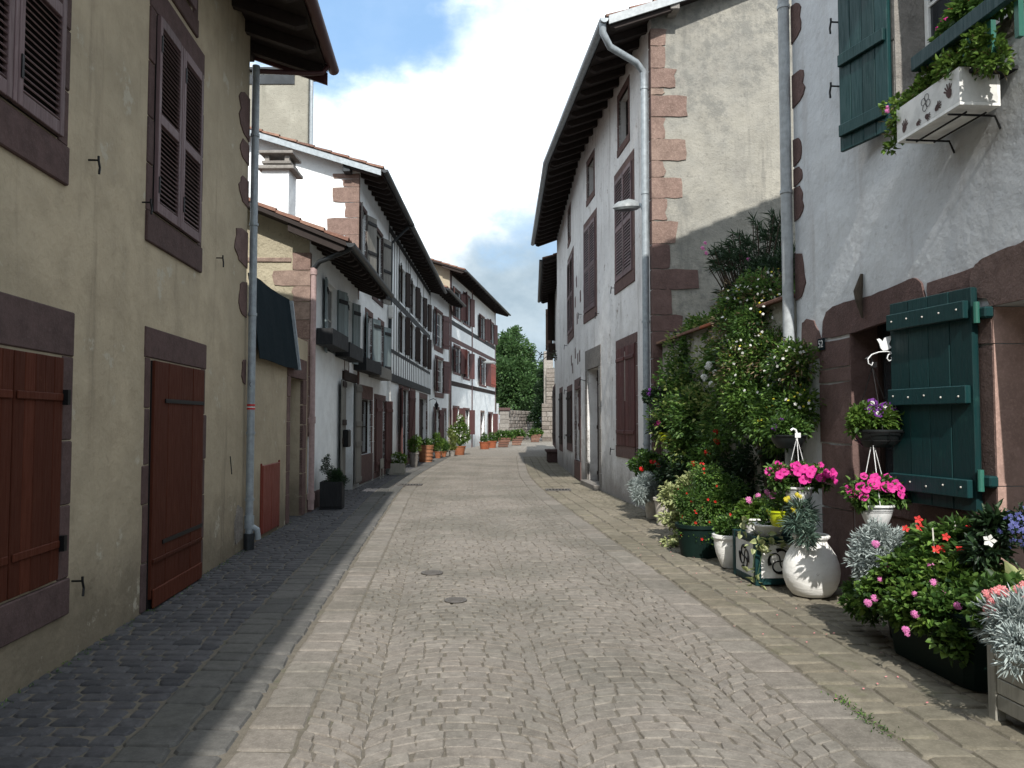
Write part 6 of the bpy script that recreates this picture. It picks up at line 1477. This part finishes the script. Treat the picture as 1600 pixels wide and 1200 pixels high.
flowers(t, [tuple(F8.P(fu1 + .13, .36, bz + .30) - t.location), tuple(F8.P(fu1 + .12, .36, bz + .33) - t.location)], [(-.4, -1, .2)] * 2, .022, 'head', 'petal_pink')
# dark green balcony rail box above
ra0 = F8.px(1427, 100, .34); rb0 = F8.px(1567, 0, .34)
gb_ = thing('balcony_rail', 'dark green timber rail fixed across the upper window of the near white house', 'railing', tuple(F8.P(ra0[0] - .5, .34, ra0[1])))
zr = (ra0[1] + rb0[1]) / 2
put('top_rail', fbox(F8, UW[0] - .55, ra0[0] + .02, .30, .35, zr - .04, zr + .07, ch=.006), 'green_paint', gb_)
put('side_rail', fbox(F8, ra0[0] - .03, ra0[0] + .02, .001, .299, zr - .04, zr + .07, ch=.006), 'green_paint', gb_)
put('shelf', fbox(F8, UW[0] - .08, ra0[0] - .35, .0, .29, zr - .30, zr - .27, ch=.004), 'black_timber', gb_)
for i in range(3): put('baluster', fbox(F8, ra0[0] - .52 - i * .25, ra0[0] - .48 - i * .25, .25, .285, zr - .27, zr - .04), 'green_edge', gb_)
t = thing('potted_red_geranium', 'red and pink flowering plant standing behind the dark green rail', 'potted plant', tuple(F8.P(ra0[0] - .40, .16, zr - .27)))
pot(t, .10, .18, 'terracotta'); it = rel(t, [(*F8.P(ra0[0] - .25, .16, zr + .12), .13), (*F8.P(ra0[0] - .45, .16, zr + .16), .15), (*F8.P(ra0[0] - .65, .16, zr + .18), .14)]); foliage(t, it, 1900, .05, .03, 'leaf_mid')
fl = [F8.P(*a) - t.location for a in ((ra0[0] - .13, .2, zr + .17), (ra0[0] - .12, .2, zr + .23), (ra0[0] - .2, .22, zr + .25))]; flowers(t, [tuple(a) for a in fl], [(-.4, -1, -.3)] * 3, .035, 'head', 'petal_magenta')
fl = [F8.P(*a) - t.location for a in ((ra0[0] - .33, .24, zr + .24), (ra0[0] - .38, .24, zr + .26), (ra0[0] - .55, .24, zr + .24))]; flowers(t, [tuple(a) for a in fl], [(-.4, -1, -.3)] * 3, .05, 'head', 'petal_red')

# ---- pots along the left side
t = potted('potted_conifer', 'dark square tub with a small dark conifer by the pink downpipe', 'potted plant', 0, 0, loc=(-3.30, 14.65, 0), rz=-RZ)
boxpot(t, None, .40, .40, .50, 'black_timber', 'tub'); cc = [(0, 0, .56, .18), (.12, -.05, .54, .15), (-.1, 0, .72, .11), (-.12, 0, .86, .07), (.16, .05, .50, .12), (-.1, 0, .95, .04)]; foliage(t, cc, 3000, .035, .012, 'leaf_dark'); stems(t, (0, 0, .4), cc, .006, 'bark')
p = G(619, 742); t = thing('potted_hydrangea', 'grey wooden box of pale yellow-green hydrangea at the kerb', 'potted plant', (p.x, p.y + .25, 0), None, -RZ)
boxpot(t, None, .46, .46, .34, 'planter_grey', 'box'); cc = [(0, 0, .44, .2), (-.12, -.08, .46, .15), (.14, -.05, .42, .15)]; foliage(t, cc, 1300, .07, .05, 'leaf_bright'); small_blossoms(t, cc, 70, .03, 'petal_white')
t = thing('wall_pot', 'small leafy pot plant standing by the shutters of the half-timbered house', 'potted plant', tuple(F4.P(Uu(F4, 632), .35, 0))); pot(t, .16, .5, 'grey_stone'); cc = [(0, 0, .75, .22), (.05, 0, .95, .15)]; foliage(t, cc, 900, .07, .03, 'leaf_bright')
p = G(664, 722); t = thing('barrel_planter', 'large round orange-brown banded barrel planter on the left kerb', 'planter', (p.x, p.y + .28, 0))
pot(t, .30, .66, 'planter_wood', taper=.86, rim=.02)
for z in (.10, .24, .38, .52): put('band', MB().lathe([(.262 + z * .062, z - .02), (.285 + z * .062, z - .02), (.287 + z * .062, z + .02), (.264 + z * .062, z + .02)], n=28), 'planter_wood', t, local=True)
cc = [(0, 0, .74, .22), (.14, 0, .72, .16), (-.14, 0, .73, .16)]; foliage(t, cc, 1300, .06, .04, 'leaf_mid'); small_blossoms(t, cc, 30, .025, 'petal_white')
smalls = [(684, 716, .15, .28, .55, 'terracotta', 'leaf_bright', 'tall leafy plant in a small terracotta pot left of the oleander'), (693, 714, .13, .24, .35, 'terracotta', 'leaf_mid', 'low plant in a small terracotta pot between taller ones'), (706, 713, .15, .26, .65, 'grey_stone', 'leaf_yellow', 'yellowish upright plant in a grey pot by the white-flowered shrub')]
for x, y, r, hh, ph, pm, lm, lab in smalls:
    p = G(x, y); t = thing('potted_shrub', lab, 'potted plant', (p.x, p.y + .1, 0)); pot(t, r, hh, pm); cc = [(0, 0, hh + ph * .3, .2), (.04, 0, hh + ph * .75, .2), (-.06, 0, hh + ph * 1.2, .15)]; foliage(t, cc, 1000, .08, .03, lm); stems(t, (0, 0, hh * .8), cc, .008)
p = G(717, 711); t = thing('potted_oleander', 'tall pale green shrub with white flowers in a wide terracotta pot before the three-storey house', 'potted plant', (p.x, p.y + .2, 0)); pot(t, .30, .42, 'terracotta'); cc = [(0, 0, .8, .32), (.2, 0, 1.15, .28), (-.2, 0, 1.1, .28), (0, 0, 1.45, .25), (.3, 0, .8, .2), (.05, 0, 1.75, .14)]; foliage(t, cc, 2600, .12, .03, 'leaf_bright'); small_blossoms(t, cc, 90, .035, 'petal_white'); stems(t, (0, 0, .4), cc, .012)
for x, y, lab, lm in ((757, 702, 'bright orange flowerpot left of the door step of the three-storey house', 'leaf_mid'), (768, 700, 'bright orange flowerpot with an upright plant by the last ground window', 'leaf_mid')):
    p = G(x, y); t = thing('flowerpot', lab, 'potted plant', (p.x, p.y + .2, 0)); pot(t, .30, .42, 'bright_tile', taper=.8, rim=.03); cc = [(0, 0, .55, .2), (0, 0, .8, .12)]; foliage(t, cc, 500, .1, .03, lm)
for x, y, lab in ((786, 699, 'leaning clay trough of flowers nearest the gate pier'), (807, 696, 'leaning clay trough of flowers before the middle of the stone wall'), (836, 691, 'leaning clay trough of flowers at the far end of the stone wall')):
    p = G(x, y); t = thing('clay_trough', lab, 'planter', (p.x, p.y + .3, 0)); m = MB()
    for q in range(4): m.box((.03 * q, 0, .08 + q * .15), (.30 + .03 * q, 0, 0), (0, .26, 0), (0, 0, .065), ch=.02)
    put('trough', m, 'tile_clay', t, local=True); cc = [(-.15, 0, .72, .28), (.2, 0, .75, .28), (.4, 0, .68, .2), (-.4, 0, .6, .18)]; foliage(t, cc, 1500, .13, .06, 'leaf_mid'); small_blossoms(t, cc, 14, .04, 'petal_white')

# ---- trees beyond the bend
def tree(label, base, crown, n, L, mat='leaf_tree', trunk_r=.35, name='tree', inner=True):
    t = thing(name, label, 'tree', base); c = rel(t, crown); top = Vector(max(c, key=lambda q: q[2])[:3])
    m = MB().tube([(0, 0, 0), (.1, .05, top.z * .3), (.0, .1, top.z * .6), (top.x * .7, top.y * .7, top.z * .92)], [trunk_r, trunk_r * .8, trunk_r * .5, trunk_r * .15], 10)
    for q in c:
        z0 = min(q[2] * .75, top.z * .6); m.tube([(0, 0.05, z0 * .7), (q[0] * .5, q[1] * .5, (z0 * .7 + q[2]) / 2 + .2), (q[0], q[1], q[2])], [trunk_r * .3, trunk_r * .18, trunk_r * .05], 6)
    put('trunk', m, 'bark', t, local=True, smooth=True)
    P, D = clump_points(c, n); me = leaves_mesh('crown', P, D, L * rng.uniform(.7, 1.3, len(P)), L * .6, .2, .25); put('crown', me, mat, t, local=True)
    return t
def tc_(items, Y): return [cl(x, y, Y + dy, r) for x, y, dy, r in items]
tree('bright green broad tree rising in the gap at the end of the street', (1.6, 76, 0), tc_([(800, 535, 0, 1.3), (790, 548, 1, 1.3), (812, 550, -1, 1.3), (822, 562, 0, 1.2), (785, 575, 0, 1.5), (800, 580, -2, 1.8), (820, 585, -1, 1.6), (838, 590, 0, 1.4), (845, 605, 0, 1.2), (790, 605, -1, 1.7), (812, 612, -2.5, 1.8), (835, 620, -1, 1.5), (795, 628, -1, 1.3), (820, 640, -1, 1.2), (850, 575, 1, .8), (778, 560, 2, 1.2), (775, 600, 1, 1.4), (800, 522, 1, .8)], 76), 24000, .27)
tree('darker tree behind and left of the bright one, mostly hidden by the three-storey house', (-1.0, 84, 0), tc_([(770, 545, 0, 1.5), (780, 570, 0, 1.8), (765, 600, 0, 2.0), (785, 620, 0, 1.6)], 84), 6000, .32, 'leaf_mid')
tree('olive-grey creeper-clad bush below the bright tree by the stone tower', (2.9, 66, 0), tc_([(848, 610, 0, .8), (853, 630, 0, .8), (845, 650, 0, .8), (852, 585, 0, .6), (838, 645, 0, .7), (832, 660, 0, .6), (845, 670, 0, .7)], 66), 6500, .16, 'leaf_dark', .12, name='bush')
# a few bare creeper stems hanging at the farthest right house
t = thing('bare_creeper', 'bare creeper stems reaching out from the farthest right house into the sky', 'climber', tuple(F7.P(6, .5, 5)))
m = MB()
for q in ([(868, 556), (858, 551), (846, 554), (838, 548), (832, 552)], [(868, 560), (856, 556), (848, 562), (842, 571)], [(846, 554), (842, 560), (838, 568)], [(858, 551), (852, 545)], [(832, 552), (828, 558)]):
    m.tube([atY(a, b, 35) for a, b in q], [.03] + [.018] * (len(q) - 2) + [.008], 5)
put('stems', m, 'bark', t)
P, D = clump_points([cl(866, 556, 35, .25), cl(845, 556, 35, .12)], 80); put('leaves', leaves_mesh('leaves', P, D, .09, .05), 'leaf_dark', t, kind='stuff')
# weeds along the walls and in a few joints
W_P = []; 
for i in range(160):
    s_ = rng.uniform(0, 1)
    if s_ < .35: Y = rng.uniform(3, 13); c0 = (-2.919 - .0822 * (Y - 4.604) + .03, Y)
    elif s_ < .8: Y = rng.uniform(8.8, 20); c0 = ((3.08 - .09 * (Y - 8.6)) - .04, Y)
    else: Y = rng.uniform(4.1, 4.7); c0 = (cx(Y) + 2.285 + rng.normal(0, .012), Y)
    for k_ in range(9 if s_ < .8 else 5): W_P.append((c0[0] + rng.normal(0, .03), c0[1] + rng.normal(0, .05), -.004))
W_P = np.array(W_P); put('weeds', leaves_mesh('weeds', W_P, rng.normal(0, .6, (len(W_P), 3)) + np.array([0, 0, .8]), .022 * rng.uniform(.5, 1.4, len(W_P)), .007, .1, .3), 'leaf_mid', None, kind='stuff')
# fallen petals on the right pavement
m = MB()
for i in range(70):
    Y = rng.uniform(4.5, 10.5); x = cx(Y) + rng.uniform(2.2, 3.4); a = rng.uniform(0, 6); c0 = Vector((x, Y, .014)); u = Vector((math.cos(a), math.sin(a), .2)) * .010; v = Vector((-math.sin(a), math.cos(a), .1)) * .007
    m.add([c0 - u, c0 + v, c0 + u, c0 - v], [(0, 1, 2, 3)])
put('fallen_petals', m, 'petal_salmon', None, kind='stuff')
